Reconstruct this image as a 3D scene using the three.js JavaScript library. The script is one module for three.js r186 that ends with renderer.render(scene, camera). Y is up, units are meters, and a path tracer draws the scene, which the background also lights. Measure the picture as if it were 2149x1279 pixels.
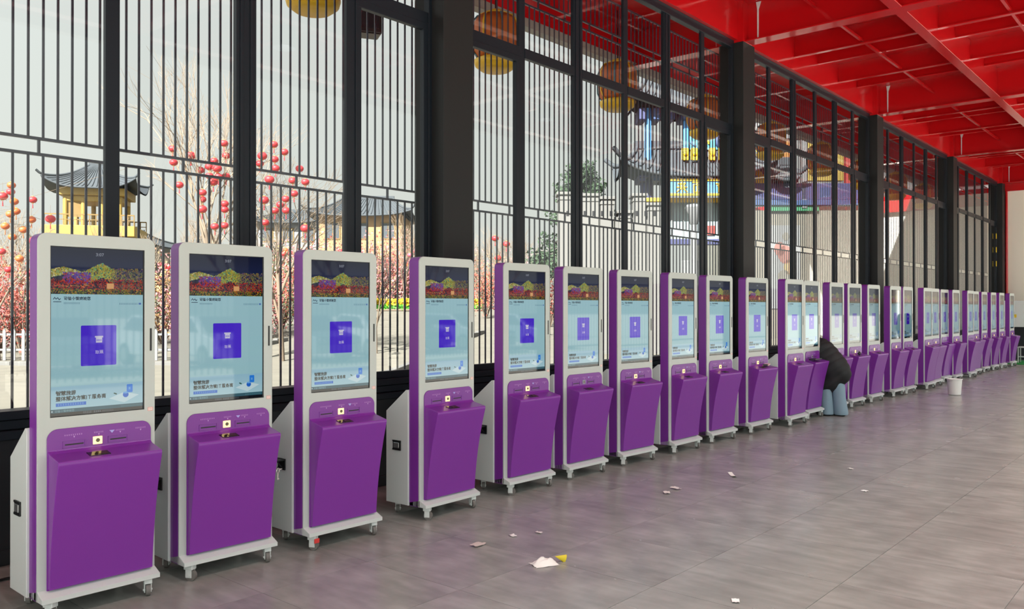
import * as THREE from 'three';
import { mergeGeometries } from 'three/addons/utils/BufferGeometryUtils.js';
import { RoundedBoxGeometry } from 'three/addons/geometries/RoundedBoxGeometry.js';
import { MarchingCubes } from 'three/addons/objects/MarchingCubes.js';
import { RectAreaLightUniformsLib } from 'three/addons/lights/RectAreaLightUniformsLib.js';
import { ImprovedNoise } from 'three/addons/math/ImprovedNoise.js';

// ---------------------------------------------------------------- camera, sky, sun, exposure
RectAreaLightUniformsLib.init();
const scene = new THREE.Scene();
const camera = new THREE.PerspectiveCamera(2 * Math.atan(639.5 / 1748.3) * 180 / Math.PI, 2149 / 1279, 0.1, 600);
camera.position.set(0, 1.65, 0);
camera.lookAt(Math.cos(0.7108), 1.65 + Math.tan(0.0036), -Math.sin(0.7108));

const renderer = new THREE.WebGLRenderer({ antialias: true });
renderer.toneMapping = THREE.LinearToneMapping;
renderer.toneMappingExposure = 2.6;
renderer.shadowMap.enabled = true;

const SUN = new THREE.Vector3(-75, 61, 23.5).normalize();
function skyTexture() {                       // thin bright winter haze: paler at the horizon, brighter towards the sun as haze is
  const w = 256, h = 128, d = new Float32Array(w * h * 4);
  for (let j = 0; j < h; j++) for (let i = 0; i < w; i++) {
    const e = ((j + 0.5) / h - 0.5) * Math.PI, a = ((i + 0.5) / w - 0.5) * Math.PI * 2, y = Math.sin(e), o = (j * w + i) * 4;
    const c = Math.cos(a) * Math.cos(e) * SUN.x + y * SUN.y + Math.sin(a) * Math.cos(e) * SUN.z;
    const k = Math.min(1, Math.max(0, y) * 1.6), g = 1 + 3 * Math.pow((1 + c) / 2, 2.5);
    d[o] = g * (0.89 - 0.21 * k); d[o + 1] = g * (0.93 - 0.17 * k); d[o + 2] = g * (0.85 - 0.09 * k); d[o + 3] = 1;
  }
  const t = new THREE.DataTexture(d, w, h, THREE.RGBAFormat, THREE.FloatType);
  t.mapping = THREE.EquirectangularReflectionMapping; t.magFilter = THREE.LinearFilter; t.needsUpdate = true;
  return t;
}
scene.background = skyTexture();
scene.environment = scene.background;
scene.backgroundIntensity = scene.environmentIntensity = 0.29;

const ADDED_LAMP = 420;                             // brightness of each added downlight, out of view, that lifts the floor
const sun = new THREE.DirectionalLight(new THREE.Color(0.98, 0.96, 0.92), 8.5);
sun.name = 'sun';
sun.position.set(8 - 75, 61, 23.5); sun.target.position.set(8, 0, 0);
sun.castShadow = true;
Object.assign(sun.shadow.camera, { left: -60, right: 60, top: 60, bottom: -60, near: 1, far: 260 });
scene.add(sun, sun.target);

// ---------------------------------------------------------------- helpers
let seed = 7;
const rnd = () => { seed = (seed + 0x6d2b79f5) | 0; let t = Math.imul(seed ^ (seed >>> 15), 1 | seed); t = (t + Math.imul(t ^ (t >>> 7), 61 | t)) ^ t; return ((t ^ (t >>> 14)) >>> 0) / 4294967296; };
const rr = (a, b) => a + (b - a) * rnd();
const V = (x, y, z) => new THREE.Vector3(x, y, z);
const count = {};
function numbered(name) { const k = count[name] = (count[name] ?? -1) + 1; return k ? name + '_' + String(k).padStart(3, '0') : name; }
function clean(g) { const o = g.index ? g.toNonIndexed() : g; for (const k of Object.keys(o.attributes)) if (!['position', 'normal', 'uv'].includes(k)) o.deleteAttribute(k); return o; }
function merge(list) { return list.length === 1 ? list[0] : mergeGeometries(list.map(clean)); }
function mesh(name, geo, mat, parent) {
  const m = new THREE.Mesh(Array.isArray(geo) ? merge(geo) : geo, mat);
  m.name = name; m.castShadow = m.receiveShadow = true; (parent ?? scene).add(m);
  return m;
}
function tag(o, label, category, group) { o.userData.label = label; o.userData.category = category; if (group) o.userData.group = group; return o; }
function thing(name, label, category, [x, y, z] = [0, 0, 0], turn = 0, group) {
  const o = new THREE.Group(); o.name = numbered(name); o.position.set(x, y, z); o.rotation.y = turn; scene.add(o);
  return tag(o, label, category, group);
}
function room(name, pos = [0, 0, 0]) { const o = new THREE.Group(); o.name = name; o.position.set(...pos); o.userData.kind = 'structure'; scene.add(o); return o; }
function structure(o) { o.userData.kind = 'structure'; return o; }
function dup(root, label, [x, y, z], turn, scale) {
  const c = root.clone(); c.name = numbered(root.name.replace(/_\d+$/, '')); scene.add(c);
  c.position.set(x, y, z); if (turn !== undefined) c.rotation.y = turn; if (scale) c.scale.setScalar(scale);
  if (label) c.userData = { ...c.userData, label };
  return c;
}
const box = (x0, x1, y0, y1, z0, z1) => new THREE.BoxGeometry(x1 - x0, y1 - y0, z1 - z0).translate((x0 + x1) / 2, (y0 + y1) / 2, (z0 + z1) / 2);
const rbox = (x0, x1, y0, y1, z0, z1, r = 0.004, s = 2) => new RoundedBoxGeometry(x1 - x0, y1 - y0, z1 - z0, s, r).translate((x0 + x1) / 2, (y0 + y1) / 2, (z0 + z1) / 2);
function shape(points) { const s = new THREE.Shape(); points.forEach((p, i) => (i ? s.lineTo(p[0], p[1]) : s.moveTo(p[0], p[1]))); s.closePath(); return s; }
function roundTop(x0, x1, y0, y1, r) { const s = new THREE.Shape(); s.moveTo(x0, y0); s.lineTo(x1, y0); s.lineTo(x1, y1 - r); s.absarc(x1 - r, y1 - r, r, 0, Math.PI / 2); s.lineTo(x0 + r, y1); s.absarc(x0 + r, y1 - r, r, Math.PI / 2, Math.PI); s.closePath(); return s; }
const slab = (s, z0, z1, bevel = 0, curve = 8) => new THREE.ExtrudeGeometry(s, { depth: z1 - z0 - 2 * bevel, bevelEnabled: bevel > 0, bevelThickness: bevel, bevelSize: bevel, bevelOffset: -bevel, bevelSegments: 2, curveSegments: curve }).translate(0, 0, z0 + bevel);
// a side profile given as (outward, up), swept across from x0 to x1
const sweep = (pts, x0, x1, bevel = 0) => slab(shape(pts), 0, x1 - x0, bevel).rotateY(-Math.PI / 2).translate(x1, 0, 0);
function rod(a, b, r0, r1 = r0, n = 6) {
  const d = new THREE.Vector3().subVectors(b, a), g = new THREE.CylinderGeometry(r1, r0, d.length(), n, 1, n < 5);
  return g.applyQuaternion(new THREE.Quaternion().setFromUnitVectors(V(0, 1, 0), d.clone().normalize())).translate((a.x + b.x) / 2, (a.y + b.y) / 2, (a.z + b.z) / 2);
}
const S = (hex) => new THREE.Color(hex);
const paint = (color, roughness = 0.5, more = {}) => new THREE.MeshPhysicalMaterial({ color: typeof color === 'string' ? S(color) : new THREE.Color(...color), roughness, ...more });

// ---------------------------------------------------------------- textures
const noise = new ImprovedNoise();
function fbm(x, y, z, oct = 4) { let s = 0, a = 0.5; for (let i = 0; i < oct; i++) { s += a * noise.noise(x, y, z); x *= 2.03; y *= 2.03; a *= 0.5; } return s; }
function tiled(x, y, p, z, oct) {                       // noise that repeats after p
  const u = x / p, v = y / p, f = (i, j) => fbm(x - i * p, y - j * p, z, oct);
  return (f(0, 0) * (1 - u) + f(1, 0) * u) * (1 - v) + (f(0, 1) * (1 - u) + f(1, 1) * u) * v;
}
function dataTexture(n, fn, srgb) {
  const d = new Uint8Array(n * n * 4);
  for (let j = 0; j < n; j++) for (let i = 0; i < n; i++) { const c = fn(i / n, j / n), o = (j * n + i) * 4; d[o] = c[0]; d[o + 1] = c[1]; d[o + 2] = c[2]; d[o + 3] = 255; }
  const t = new THREE.DataTexture(d, n, n); t.wrapS = t.wrapT = THREE.RepeatWrapping; t.magFilter = THREE.LinearFilter; t.minFilter = THREE.LinearMipmapLinearFilter; t.generateMipmaps = true;
  if (srgb) t.colorSpace = THREE.SRGBColorSpace; t.needsUpdate = true; return t;
}
// Chinese characters as strokes on a 10 x 10 grid: two digits a point, polylines parted by commas
const GLYPH = {
  司: '0181818979,1464,2656585828,2826', 徒: '2002,3205,2429,4292,6065,3595,6568,6787,563999', 小: '505948,2307,7397', 镇: '2003,1242,0444,2429,2947,4191,6062,53838747,5357,5585,6749,7899',
  欢: '024209,0348,605493,5292,9284,737549,7599', 迎: '0011,033216,1627,082899,5132365545,6181867667,6168', 您: '2003,1216,4032,319182,6165,4334,7385,1709,37397978,4657,8698', 智: '1002,1141,0353,212305,3345,6191946461,2585892925,2787',
  慧: '0141,0242,2024,5191,5292,7074,0393,1484861615,1585,1709,37397978,4758,8798', 旅: '2021,0242,221609,14443929,6052,5292,8354,646978,9476,7599', 游: '0112,0415,0917,3031,2252,3229,34544939,6052,6191,639375,757969,5696', 整: '0151,1242431312,2025,2305,2345,6052,619155,6295,1686,5659,5787,2729,0999',
  体: '2004,1319,3292,6069,6237,6297,5777', 解: '2002,113122,12424939,121609,1444,1646,2226,50908373,7054,6556,5696,5898,7479', 决: '0113,0926,328285,3595,505529,6599', 方: '4051,0292,423619,44847958', 案: '5051,03019192,412475,7225,1383,0696,5559,5619,5699',
  服: '101609,10404939,1343,1646,50808373,5059,558569,6599', 务: '4013,317115,3295,16867959,454719', 商: '5051,0191,3143,6153,1319,13838979,4435,5465,3666683836', 取: '0151,1117,4149,1343,1545,0857,529259,6399', 票: '0090,1282841412,3034,6064,1585,0696,565949,2719,7799',
  I: '3139', T: '2181,5159', 来: '1282,3134,7164,0595,5059,5509,5599', 面: '0191,5133,1393991913,4349,6369,4666', 夜: '5051,0292,3214,2329,4549,604494,4495,9459,5599'
};
function write(x, text, px, py, size, color, weight = 0.1) {
  x.strokeStyle = color; x.lineWidth = size * weight; x.lineCap = x.lineJoin = 'round';
  let at = 0;
  [...text].forEach((ch) => {
    const g = GLYPH[ch], narrow = ch === 'I' || ch === 'T', i = narrow ? at - 0.2 : at; at += ch === 'I' ? 0.42 : narrow ? 0.8 : 1; if (!g) return;
    x.beginPath();
    for (const line of g.split(',')) for (let k = 0; k < line.length; k += 2) { const a = px + i * size * 1.08 + (+line[k] + 0.5) / 10 * size, b = py + (+line[k + 1] + 0.5) / 10 * size; k ? x.lineTo(a, b) : x.moveTo(a, b); }
    x.stroke();
  });
}
function specks(x, px, py, w, h, n, color) { x.fillStyle = color; for (let i = 0; i < n; i++) { const a = px + i * w / n; x.fillRect(a, py, w / n * 0.7, h * 0.16); x.fillRect(a + w / n * 0.25, py, w / n * 0.18, h); x.fillRect(a, py + h * 0.8, w / n * 0.7, h * 0.16); } }
function canvasTexture(w, h, draw) { const c = document.createElement('canvas'); c.width = w; c.height = h; draw(c.getContext('2d'), w, h); const t = new THREE.CanvasTexture(c); t.colorSpace = THREE.SRGBColorSpace; t.anisotropy = 8; return t; }

// ---------------------------------------------------------------- materials
const M = {};
M.floor = paint([1, 1, 1], 1, {
  map: dataTexture(768, (u, v) => {
    const a = tiled(u * 8, v * 8, 8, 1, 5), b = tiled(u * 40, v * 10, 40, 9, 3), s = tiled(u * 3, v * 3, 3, 4, 3), k = 150 + 46 * a + 26 * b + 28 * s;
    return [k * 1.0, k * 1.0, k * 0.965];
  }, true),
  roughnessMap: dataTexture(512, (u, v) => { const k = 64 + 26 * tiled(u * 6, v * 6, 6, 3, 4) + 8 * tiled(u * 30, v * 8, 30, 7, 3); return [k, k, k]; })
});
M.joint = paint('#6b6b66', 0.8);
M.frame = paint([0.009, 0.013, 0.019], 0.4, { specularIntensity: 0.5 });
M.column = paint([0.014, 0.015, 0.0155], 0.5, { specularIntensity: 0.5 });
M.plinth = paint([0.012, 0.013, 0.016], 0.35);
M.grille = paint([0.018, 0.022, 0.036], 0.4);
M.glass = paint([1, 1, 1], 0, { transmission: 1, thickness: 0, ior: 1.5 });
M.red = paint([0.49, 0.003, 0.006], 0.4, { specularIntensity: 0.3, clearcoat: 1, clearcoatRoughness: 0.12 });
M.eave = paint('#8d8a84', 0.6);
M.wall = paint('#f3eee0', 0.75);
M.wallLow = paint('#cfd8d8', 0.7);
M.white = paint([0.62, 0.66, 0.64], 0.32);
M.silver = paint([0.50, 0.54, 0.51], 0.34);
M.purple = paint([0.20, 0.028, 0.315], 0.30);
M.black = paint('#101114', 0.4);
M.rubber = paint('#6d6a66', 0.6);
M.steel = paint('#b9bcbd', 0.3, { metalness: 0.9 });
M.lens = paint('#3a2a08', 0.1);
M.scanLit = new THREE.MeshStandardMaterial({ color: S('#f6efd8'), roughness: 0.4, emissive: S('#ffd24a'), emissiveIntensity: 0.5 });
M.scanOff = paint('#8f8ca0', 0.4);
M.pad = paint('#241a22', 0.08);
M.sticker = paint('#e9d2cb', 0.6);

const screenPrint = canvasTexture(560, 1024, (x, w, h) => {
  const g = x.createLinearGradient(0, 0, 0, 270); g.addColorStop(0, '#0a1030'); g.addColorStop(0.5, '#15204a'); g.addColorStop(1, '#1a1020');
  x.fillStyle = g; x.fillRect(0, 0, w, 290);
  const blob = (px, py, r, c) => { x.fillStyle = c; x.beginPath(); x.arc(px, py, r, 0, 7); x.fill(); };
  const tone = (list) => list[Math.floor(rnd() * list.length)];
  for (let i = 0; i < 900; i++) { const a = rr(0, 190), b = 120 + Math.abs(a - 70) * 0.25 + rr(0, 45); blob(a, b, rr(1.5, 5), tone(['#c9b13a', '#8fae74', '#7d8f33', '#d8d2a0', '#9a7a20'])); }
  for (let i = 0; i < 900; i++) { const a = rr(190, 380), b = 90 + Math.abs(a - 300) * 0.5 + rr(0, 90); blob(a, b, rr(1.5, 5), tone(['#b3a632', '#8d9a2c', '#6fae7c', '#c4b840', '#a8862a'])); }
  for (let i = 0; i < 800; i++) blob(rr(360, w), rr(120, 250), rr(1.5, 5), tone(['#7a5a34', '#6b4a66', '#8a8444', '#4c3c5c', '#96733a', '#5d6a3a']));
  for (let i = 0; i < 500; i++) blob(rr(70, 230), rr(150, 220), rr(2, 5), tone(['#5a36a8', '#7a3aa0', '#b02c2c', '#40308c']));
  for (let i = 0; i < 900; i++) blob(rr(0, w), rr(190, 262), rr(1.5, 4.5), tone(['#b01818', '#d02a1e', '#8c1414', '#c84a20', '#7c1030']));
  for (let i = 0; i < 600; i++) blob(rr(0, w), rr(252, 288), rr(1.5, 4), tone(['#8c7a14', '#5f7d16', '#a85a18', '#3c6a1c', '#c29a20']));
  x.strokeStyle = '#f0c060'; x.lineWidth = 2; for (let i = 0; i < 7; i++) { x.beginPath(); x.moveTo(20 + i * 30, 236 - i); x.lineTo(48 + i * 30, 232 + (i % 3) * 6); x.stroke(); }
  x.fillStyle = '#f0b070'; x.fillRect(330, 215, 44, 34);
  x.fillStyle = '#c8ccd8'; x.font = '26px sans-serif'; x.fillText('3:07', 262, 46);
  const bg = x.createLinearGradient(0, 285, 0, 860); bg.addColorStop(0, '#a9d6e0'); bg.addColorStop(1, '#a6d4dc'); x.fillStyle = bg; x.fillRect(0, 285, w, h);
  x.strokeStyle = '#1c3450'; x.lineWidth = 4; x.beginPath(); x.moveTo(14, 318); x.lineTo(22, 306); x.lineTo(30, 316); x.lineTo(40, 308); x.lineTo(48, 320); x.lineTo(56, 312); x.stroke(); x.fillStyle = '#1c3450'; x.fillRect(14, 330, 46, 4);
  write(x, '司徒小镇欢迎您', 74, 300, 21, '#0c2036', 0.135);
  specks(x, 74, 336, 96, 9, 13, '#46708a'); specks(x, 408, 338, 120, 10, 12, '#55809a'); x.fillStyle = '#5a7fc0'; x.fillRect(532, 336, 16, 12);
  x.fillStyle = '#4d22e0'; x.beginPath(); x.roundRect(174, 478, 216, 250, 8); x.fill();
  x.fillStyle = '#d9d6f2'; x.fillRect(258, 544, 50, 10); x.fillRect(264, 552, 38, 34); x.fillStyle = '#4d22e0'; for (let i = 0; i < 4; i++) x.fillRect(269 + i * 8, 566, 4, 8);
  write(x, '取票', 260, 632, 24, '#cfc8f4', 0.11);
  const lo = x.createLinearGradient(0, 838, 0, 985); lo.addColorStop(0, '#9ccbe0'); lo.addColorStop(1, '#b4dce6'); x.fillStyle = lo; x.fillRect(0, 846, w, 140);
  write(x, '智慧旅游', 30, 872, 27, '#06181f', 0.15); write(x, '整体解决方案IT服务商', 30, 906, 27, '#06181f', 0.15);
  x.fillStyle = '#1f6fd8'; x.fillRect(30, 946, 176, 20); specks(x, 40, 950, 156, 11, 11, '#8cc0f0');
  x.fillStyle = '#d4eef4'; x.beginPath(); x.moveTo(345, 940); x.lineTo(440, 972); x.lineTo(535, 928); x.lineTo(440, 905); x.fill();
  x.fillStyle = '#2a86ee'; x.beginPath(); x.roundRect(456, 858, 38, 52, 6); x.fill(); x.fillStyle = '#1c6ad8'; x.beginPath(); x.ellipse(450, 922, 18, 18, 0, 0, 7); x.fill(); x.fillStyle = '#6fb4f8'; x.beginPath(); x.ellipse(450, 910, 17, 6, 0, 0, 7); x.fill(); x.fillRect(468, 876, 12, 16);
  x.fillStyle = '#1c5048'; x.save(); x.translate(384, 912); x.rotate(0.4); x.fillRect(-10, -4, 20, 8); x.restore();
  x.fillStyle = '#2f6070'; x.fillRect(0, 982, w, 24); write(x, '司徒小镇欢迎您', 24, 986, 15, '#8fb4bc', 0.1); specks(x, 420, 990, 128, 8, 16, '#6f9aa0'); x.fillStyle = '#cfe4e8'; x.fillRect(4, 990, 8, 8);
  x.fillStyle = '#070a16'; x.fillRect(0, 1004, w, 20); specks(x, 190, 1008, 50, 10, 5, '#8c96a4'); specks(x, 252, 1008, 46, 10, 4, '#8c96a4'); specks(x, 304, 1009, 70, 8, 10, '#7c8694');
});
M.screen = paint([0.004, 0.005, 0.006], 0.03, { emissive: new THREE.Color(1, 1, 1), emissiveMap: screenPrint, emissiveIntensity: 0.24 });
const U = 0.626, TOP = 2.047;                            // kiosk face width and top
const panelPrint = canvasTexture(512, 256, (x, w, h) => {  // the print on the purple panel: from 0.045 to 0.6 across, 0.75 to 1.0 up
  x.fillStyle = '#7c2d98'; x.fillRect(0, 0, w, h);
  const X = (u) => (u - 0.045) / 0.555 * w, Y = (v) => (1 - v) / 0.25 * h;
  specks(x, X(0.13), Y(0.966), X(0.225) - X(0.13), 7, 9, '#c9a4da'); specks(x, X(0.283), Y(0.966), X(0.335) - X(0.283), 7, 6, '#c9a4da'); specks(x, X(0.40), Y(0.966), X(0.45) - X(0.40), 7, 6, '#c9a4da'); specks(x, X(0.51), Y(0.966), X(0.57) - X(0.51), 7, 7, '#c9a4da');
  x.fillStyle = '#a9a6e6'; x.beginPath(); x.moveTo(X(0.365), Y(0.966)); x.lineTo(X(0.395), Y(0.966)); x.lineTo(X(0.38), Y(0.95)); x.fill();
  x.fillStyle = '#c9a4da'; for (const u of [0.18, 0.309, 0.425, 0.54]) { x.beginPath(); x.moveTo(X(u) - 4, Y(0.955)); x.lineTo(X(u) + 4, Y(0.955)); x.lineTo(X(u), Y(0.945)); x.fill(); }
});
panelPrint.repeat.set(1 / 0.555, 1 / 0.25); panelPrint.offset.set(-0.045 / 0.555, -0.75 / 0.25);
M.panel = paint([0.92, 0.92, 0.92], 0.3, { map: panelPrint });

// ---------------------------------------------------------------- the hall
const L = 6.611, C1 = 2.62, BACK = -6, FRONT = 0.9, WEST = -7.3, EAST = 32.62;   // bay width, centre of the first bay in view, wall planes
// floor: stone tiles with recessed joints
{
  const f = room('floor');
  mesh('bed', [box(WEST, EAST, -0.3, -0.003, BACK, FRONT)], M.joint, f);
  const dx = 0.78, dz = 0.825, kinds = [];
  for (let k = 0; k < 8; k++) {
    const g = new THREE.BoxGeometry(dx - 0.0035, 0.02, dz - 0.0035).translate(0, -0.01, 0), p = g.attributes.position, uv = g.attributes.uv, a = rr(0, 3), b = rr(0, 3);
    for (let i = 0; i < p.count; i++) uv.setXY(i, p.getX(i) / 3 + a, p.getZ(i) / 3 + b);
    kinds.push(g);
  }
  const spots = [];
  for (let i = -14; i < 40; i++) for (let j = -5; j < 6; j++) { const x = 3.49 + (i + 0.5) * dx, z = -1.76 + (j + 0.5) * dz; if (x > WEST + 0.3 && x < EAST - 0.2 && z > BACK + 0.2 && z < FRONT - 0.3) spots.push([x, z]); }
  const seen = ([x, z]) => { const d = x * 0.7579 - z * 0.6524, c = x * 0.6524 + z * 0.7579; return d > 2 && Math.abs(c / d) < 0.7 ? d : 99 + d; };
  spots.sort((a, b) => seen(a) - seen(b));
  const rest = [];
  spots.forEach(([x, z], i) => {
    const g = kinds[Math.floor(rnd() * 8)];
    if (i < 280) { const m = mesh('tile', g, M.floor, f); m.position.set(x, 0, z); if (rnd() < 0.5) m.rotation.y = Math.PI; } else rest.push(g.clone().translate(x, 0, z));
  });
  mesh('tiles', rest, M.floor, f).userData.kind = 'stuff';
}
// columns
const columnAt = [];
for (let n = 0; n < 7; n++) columnAt.push(-0.685 + (n - 1) * L);
for (const z of [BACK, FRONT]) for (const x of columnAt) {   // glazed behind, open in front
  const c = room(numbered('column'), [x, 0, z]), s = z < 0 ? 1 : -1;
  mesh('shaft', rbox(-0.21, 0.21, 0, 5.86, s > 0 ? -0.22 : -0.2, s > 0 ? 0.2 : 0.22, 0.008), M.column, c);
  mesh('column_head', [box(-0.2, 0.2, 5.86, 6.5, s > 0 ? -0.2 : -0.19, s > 0 ? 0.19 : 0.2)], M.red, c);
}
// windows: one bay = frame members, panes and an outside grille of bars
const barSegment = (parts) => merge(parts.map(([a, b]) => box(-0.0075, 0.0075, a, b, -0.006, 0.006)));
const barGeometry = barSegment([[0.86, 2.72], [2.83, 5.24], [5.34, 5.78]]);
const pane = (x0, x1, y0, y1) => new THREE.PlaneGeometry(x1 - x0, y1 - y0).translate((x0 + x1) / 2, (y0 + y1) / 2, 0);   // glass with thickness 0 is a pane
function bay(n, cx, z, detail, low = 0.987) {
  const s = z < 0 ? 1 : -1, w = room('window_' + n, [cx, 0, z]); w.rotation.y = s > 0 ? 0 : Math.PI;   // +z of the group looks into the hall
  const e = L / 2 - 0.2, F = M.frame;
  mesh('frame_head', rbox(-e, e, 5.776, 5.9, -0.05, 0.04, 0.006), F, w);
  mesh('frame_sill', low > 0.5 ? [rbox(-e, e, 0.93, 0.987, -0.07, 0.10, 0.006), rbox(-e, e, 0.865, 0.925, -0.07, 0.07, 0.006), rbox(-e, e, 0.80, 0.86, -0.07, 0.09, 0.006)] : rbox(-e, e, 0, low, -0.07, 0.1, 0.006), F, w);
  mesh('jamb', rbox(-e - 0.02, -e + 0.05, low, 5.8, -0.04, 0.035, 0.006), F, w);
  mesh('jamb', rbox(e - 0.05, e + 0.02, low, 5.8, -0.04, 0.035, 0.006), F, w);
  const at = [-2.11, -1.056, 0, 1.056, 2.11], edge = [-e + 0.05, ...at, e - 0.05], half = [0, 0.045, 0.085, 0.045, 0.085, 0.045, 0];
  at.forEach((x, i) => { const wide = i % 2; mesh('mullion', wide ? [rbox(x - 0.09, x + 0.09, low - 0.007, 5.78, -0.03, 0.022, 0.005), rbox(x - 0.06, x - 0.03, low - 0.007, 5.78, 0.02, 0.032, 0.004), rbox(x + 0.03, x + 0.06, low - 0.007, 5.78, 0.02, 0.032, 0.004)] : rbox(x - 0.05, x + 0.05, low - 0.007, 5.78, -0.025, 0.018, 0.005), F, w); });
  for (let i = 0; i < 6; i++) {
    const a = edge[i] + half[i], b = edge[i + 1] - half[i + 1], sash = (i === 0 || i === 5) && low > 0.5;
    mesh('transom', rbox(a, b, 4.446, 4.558, -0.03, 0.026, 0.005), F, w);
    mesh('pane', pane(a, b, 4.55, 5.78), M.glass, w);
    if (sash) {
      mesh('sash_frame', [rbox(a, b, 4.38, 4.45, -0.025, 0.03, 0.005), rbox(a, b, 0.985, 1.054, -0.025, 0.03, 0.005), rbox(a, a + 0.065, 1.05, 4.385, -0.025, 0.03, 0.005), rbox(b - 0.065, b, 1.05, 4.385, -0.025, 0.03, 0.005)], F, w);
      mesh('pane', pane(a + 0.06, b - 0.06, 1.05, 4.385), M.glass, w);
    } else mesh('pane', pane(a, b, low - 0.007, 4.45), M.glass, w);
  }
  const g = new THREE.Group(); g.name = 'grille'; g.position.z = -0.3; w.add(g);
  for (const y of [0.87, 2.72, 2.83, 5.24, 5.34, 5.77]) mesh('rail', box(-L / 2, L / 2, y - 0.01, y + 0.01, -0.012, 0.012), M.grille, g);
  for (let k = 0; k < 12; k++) mesh('spacer', [box(-0.008, 0.008, 2.72, 2.83, -0.01, 0.01), box(-0.008, 0.008, 5.24, 5.34, -0.01, 0.01)], M.grille, g).position.x = -3.02 + k * 0.53;
  const bars = []; for (let k = 0; k < 68; k++) bars.push(-L / 2 + 0.066 + k * 0.0966);
  if (detail) for (const x of bars) mesh('bar', barGeometry, M.grille, g).position.x = x;
  else mesh('bars', bars.map((x) => barGeometry.clone().translate(x, 0, 0)), M.grille, g).userData.kind = 'stuff';
}
let windowNumber = 1;
for (let n = 1; n < 6; n++) bay(windowNumber++, C1 + (n - 1) * L, BACK, true);
bay(windowNumber++, C1 - L, BACK, false);
// dark wall panels below the sills, in one plinth a side
for (const [name, z, s] of [['wall_back', BACK, 1], ['wall_front', FRONT, -1]]) {
  const w = room(name, [0, 0, z]);
  if (s > 0) for (let n = 0; n < 6; n++) { const c = C1 + (n - 1) * L; for (let k = 0; k < 3; k++) { const a = c - L / 2 + 0.2 + k * 2.07; mesh('panel', rbox(a + 0.003, a + 2.067, 0.09, 0.805, -0.1, 0.05, 0.004), M.plinth, w); } }
  mesh('lintel', box(WEST, EAST, 5.9, 6.5, -0.1, 0.1), M.red, w);
  if (s > 0) mesh('baseboard_back', box(WEST, EAST, 0, 0.095, -0.1, 0.07), M.plinth, w);
}
// end walls
{
  const w = room('wall_right', [EAST, 0, 0]);
  mesh('plaster', [box(0, 0.25, 1.86, 5.62, BACK - 0.1, FRONT + 0.1)], M.wall, w);
  mesh('lower_wall', [box(0, 0.25, 0, 1.86, BACK - 0.1, FRONT + 0.1)], M.wallLow, w);
  mesh('fascia_beam', [box(-0.02, 0.25, 5.62, 6.5, BACK - 0.1, FRONT + 0.1)], M.red, w);
  mesh('red_pipe', rod(V(-0.03, 0, BACK + 0.24), V(-0.03, 5.62, BACK + 0.24), 0.04, 0.04, 12), M.red, w);
}
// ceiling: red steel beams, joists and ties under a red deck, running out to the eaves on both sides
{
  const c = room('ceiling'), OUT = 2.05, EAVE = 0.6;
  mesh('deck', box(WEST - 0.3, EAST + 0.3, 6.5, 6.62, BACK - OUT, FRONT + EAVE), M.red, c);
  const ibeam = (len, h, fw, along) => { const g = [box(-0.012, 0.012, 0.02, h, 0, len), rbox(-fw / 2, fw / 2, 0, 0.022, 0, len, 0.004)]; return merge(along === 'x' ? g.map((q) => q.rotateY(Math.PI / 2)) : g); };
  const main = ibeam(FRONT - BACK + OUT + EAVE - 0.12, 0.63, 0.26, 'z');
  for (const x of columnAt) mesh('main_beam', main, M.red, c).position.set(x, 5.87, BACK - OUT + 0.06);
  const gusset = slab(shape([[-0.03, 0.62], [0.05, 0.62], [0.012, 0.5], [0.008, 0.03], [-0.008, 0.03], [-0.012, 0.5]]), -0.006, 0.006).rotateY(-Math.PI / 2);
  for (const x of columnAt) mesh('gusset', gusset, M.wallLow, c).position.set(x - 0.02, 5.87, BACK + 0.36);
  const longs = [-3.55, -1.5], long = ibeam(L - 0.03, 0.62, 0.16, 'x');
  for (const z of longs) for (let n = 0; n < 6; n++) mesh('cross_beam', long, M.red, c).position.set(columnAt[n] + 0.015, 5.872, z);
  const rows = [BACK + 0.1, ...longs, FRONT - 0.1], deep = {}, thin = {};
  for (let r = 0; r + 1 < rows.length; r++) {
    const z0 = rows[r], len = rows[r + 1] - z0;
    const dj = ibeam(len, 0.36, 0.1, 'z'), sj = ibeam(len, 0.24, 0.07, 'z'), tie = box(0, 1, -0.02, 0.02, -0.022, 0.022);
    for (let n = 0; n < 6; n++) {
      for (let k = 1; k < 6; k++) { const d = k % 2 === 0; mesh('joist', d ? dj : sj, M.red, c).position.set(columnAt[n] + k * 1.102 - 0.1, d ? 6.14 : 6.26, z0); }
      const t = mesh('tie', tie, M.red, c); t.scale.x = L - 0.03; t.position.set(columnAt[n] + 0.015, 6.2, z0 + len / 2);
    }
  }
  for (const [z, s] of [[BACK - OUT, 1], [FRONT + EAVE, -1]]) {
    mesh('eave_beam', box(WEST - 0.3, EAST + 0.3, 5.95, 6.5, Math.min(z, z + s * 0.14), Math.max(z, z + s * 0.14)), M.red, c);
    mesh('eave_edge', box(WEST - 0.3, EAST + 0.3, 5.82, 5.95, Math.min(z, z + s * 0.16), Math.max(z, z + s * 0.16)), M.eave, c);
  }
  mesh('roof_slab', box(WEST - 0.6, EAST + 0.6, 6.62, 6.95, BACK - OUT - 0.3, FRONT + EAVE + 0.2), M.eave, c);
}
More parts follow.
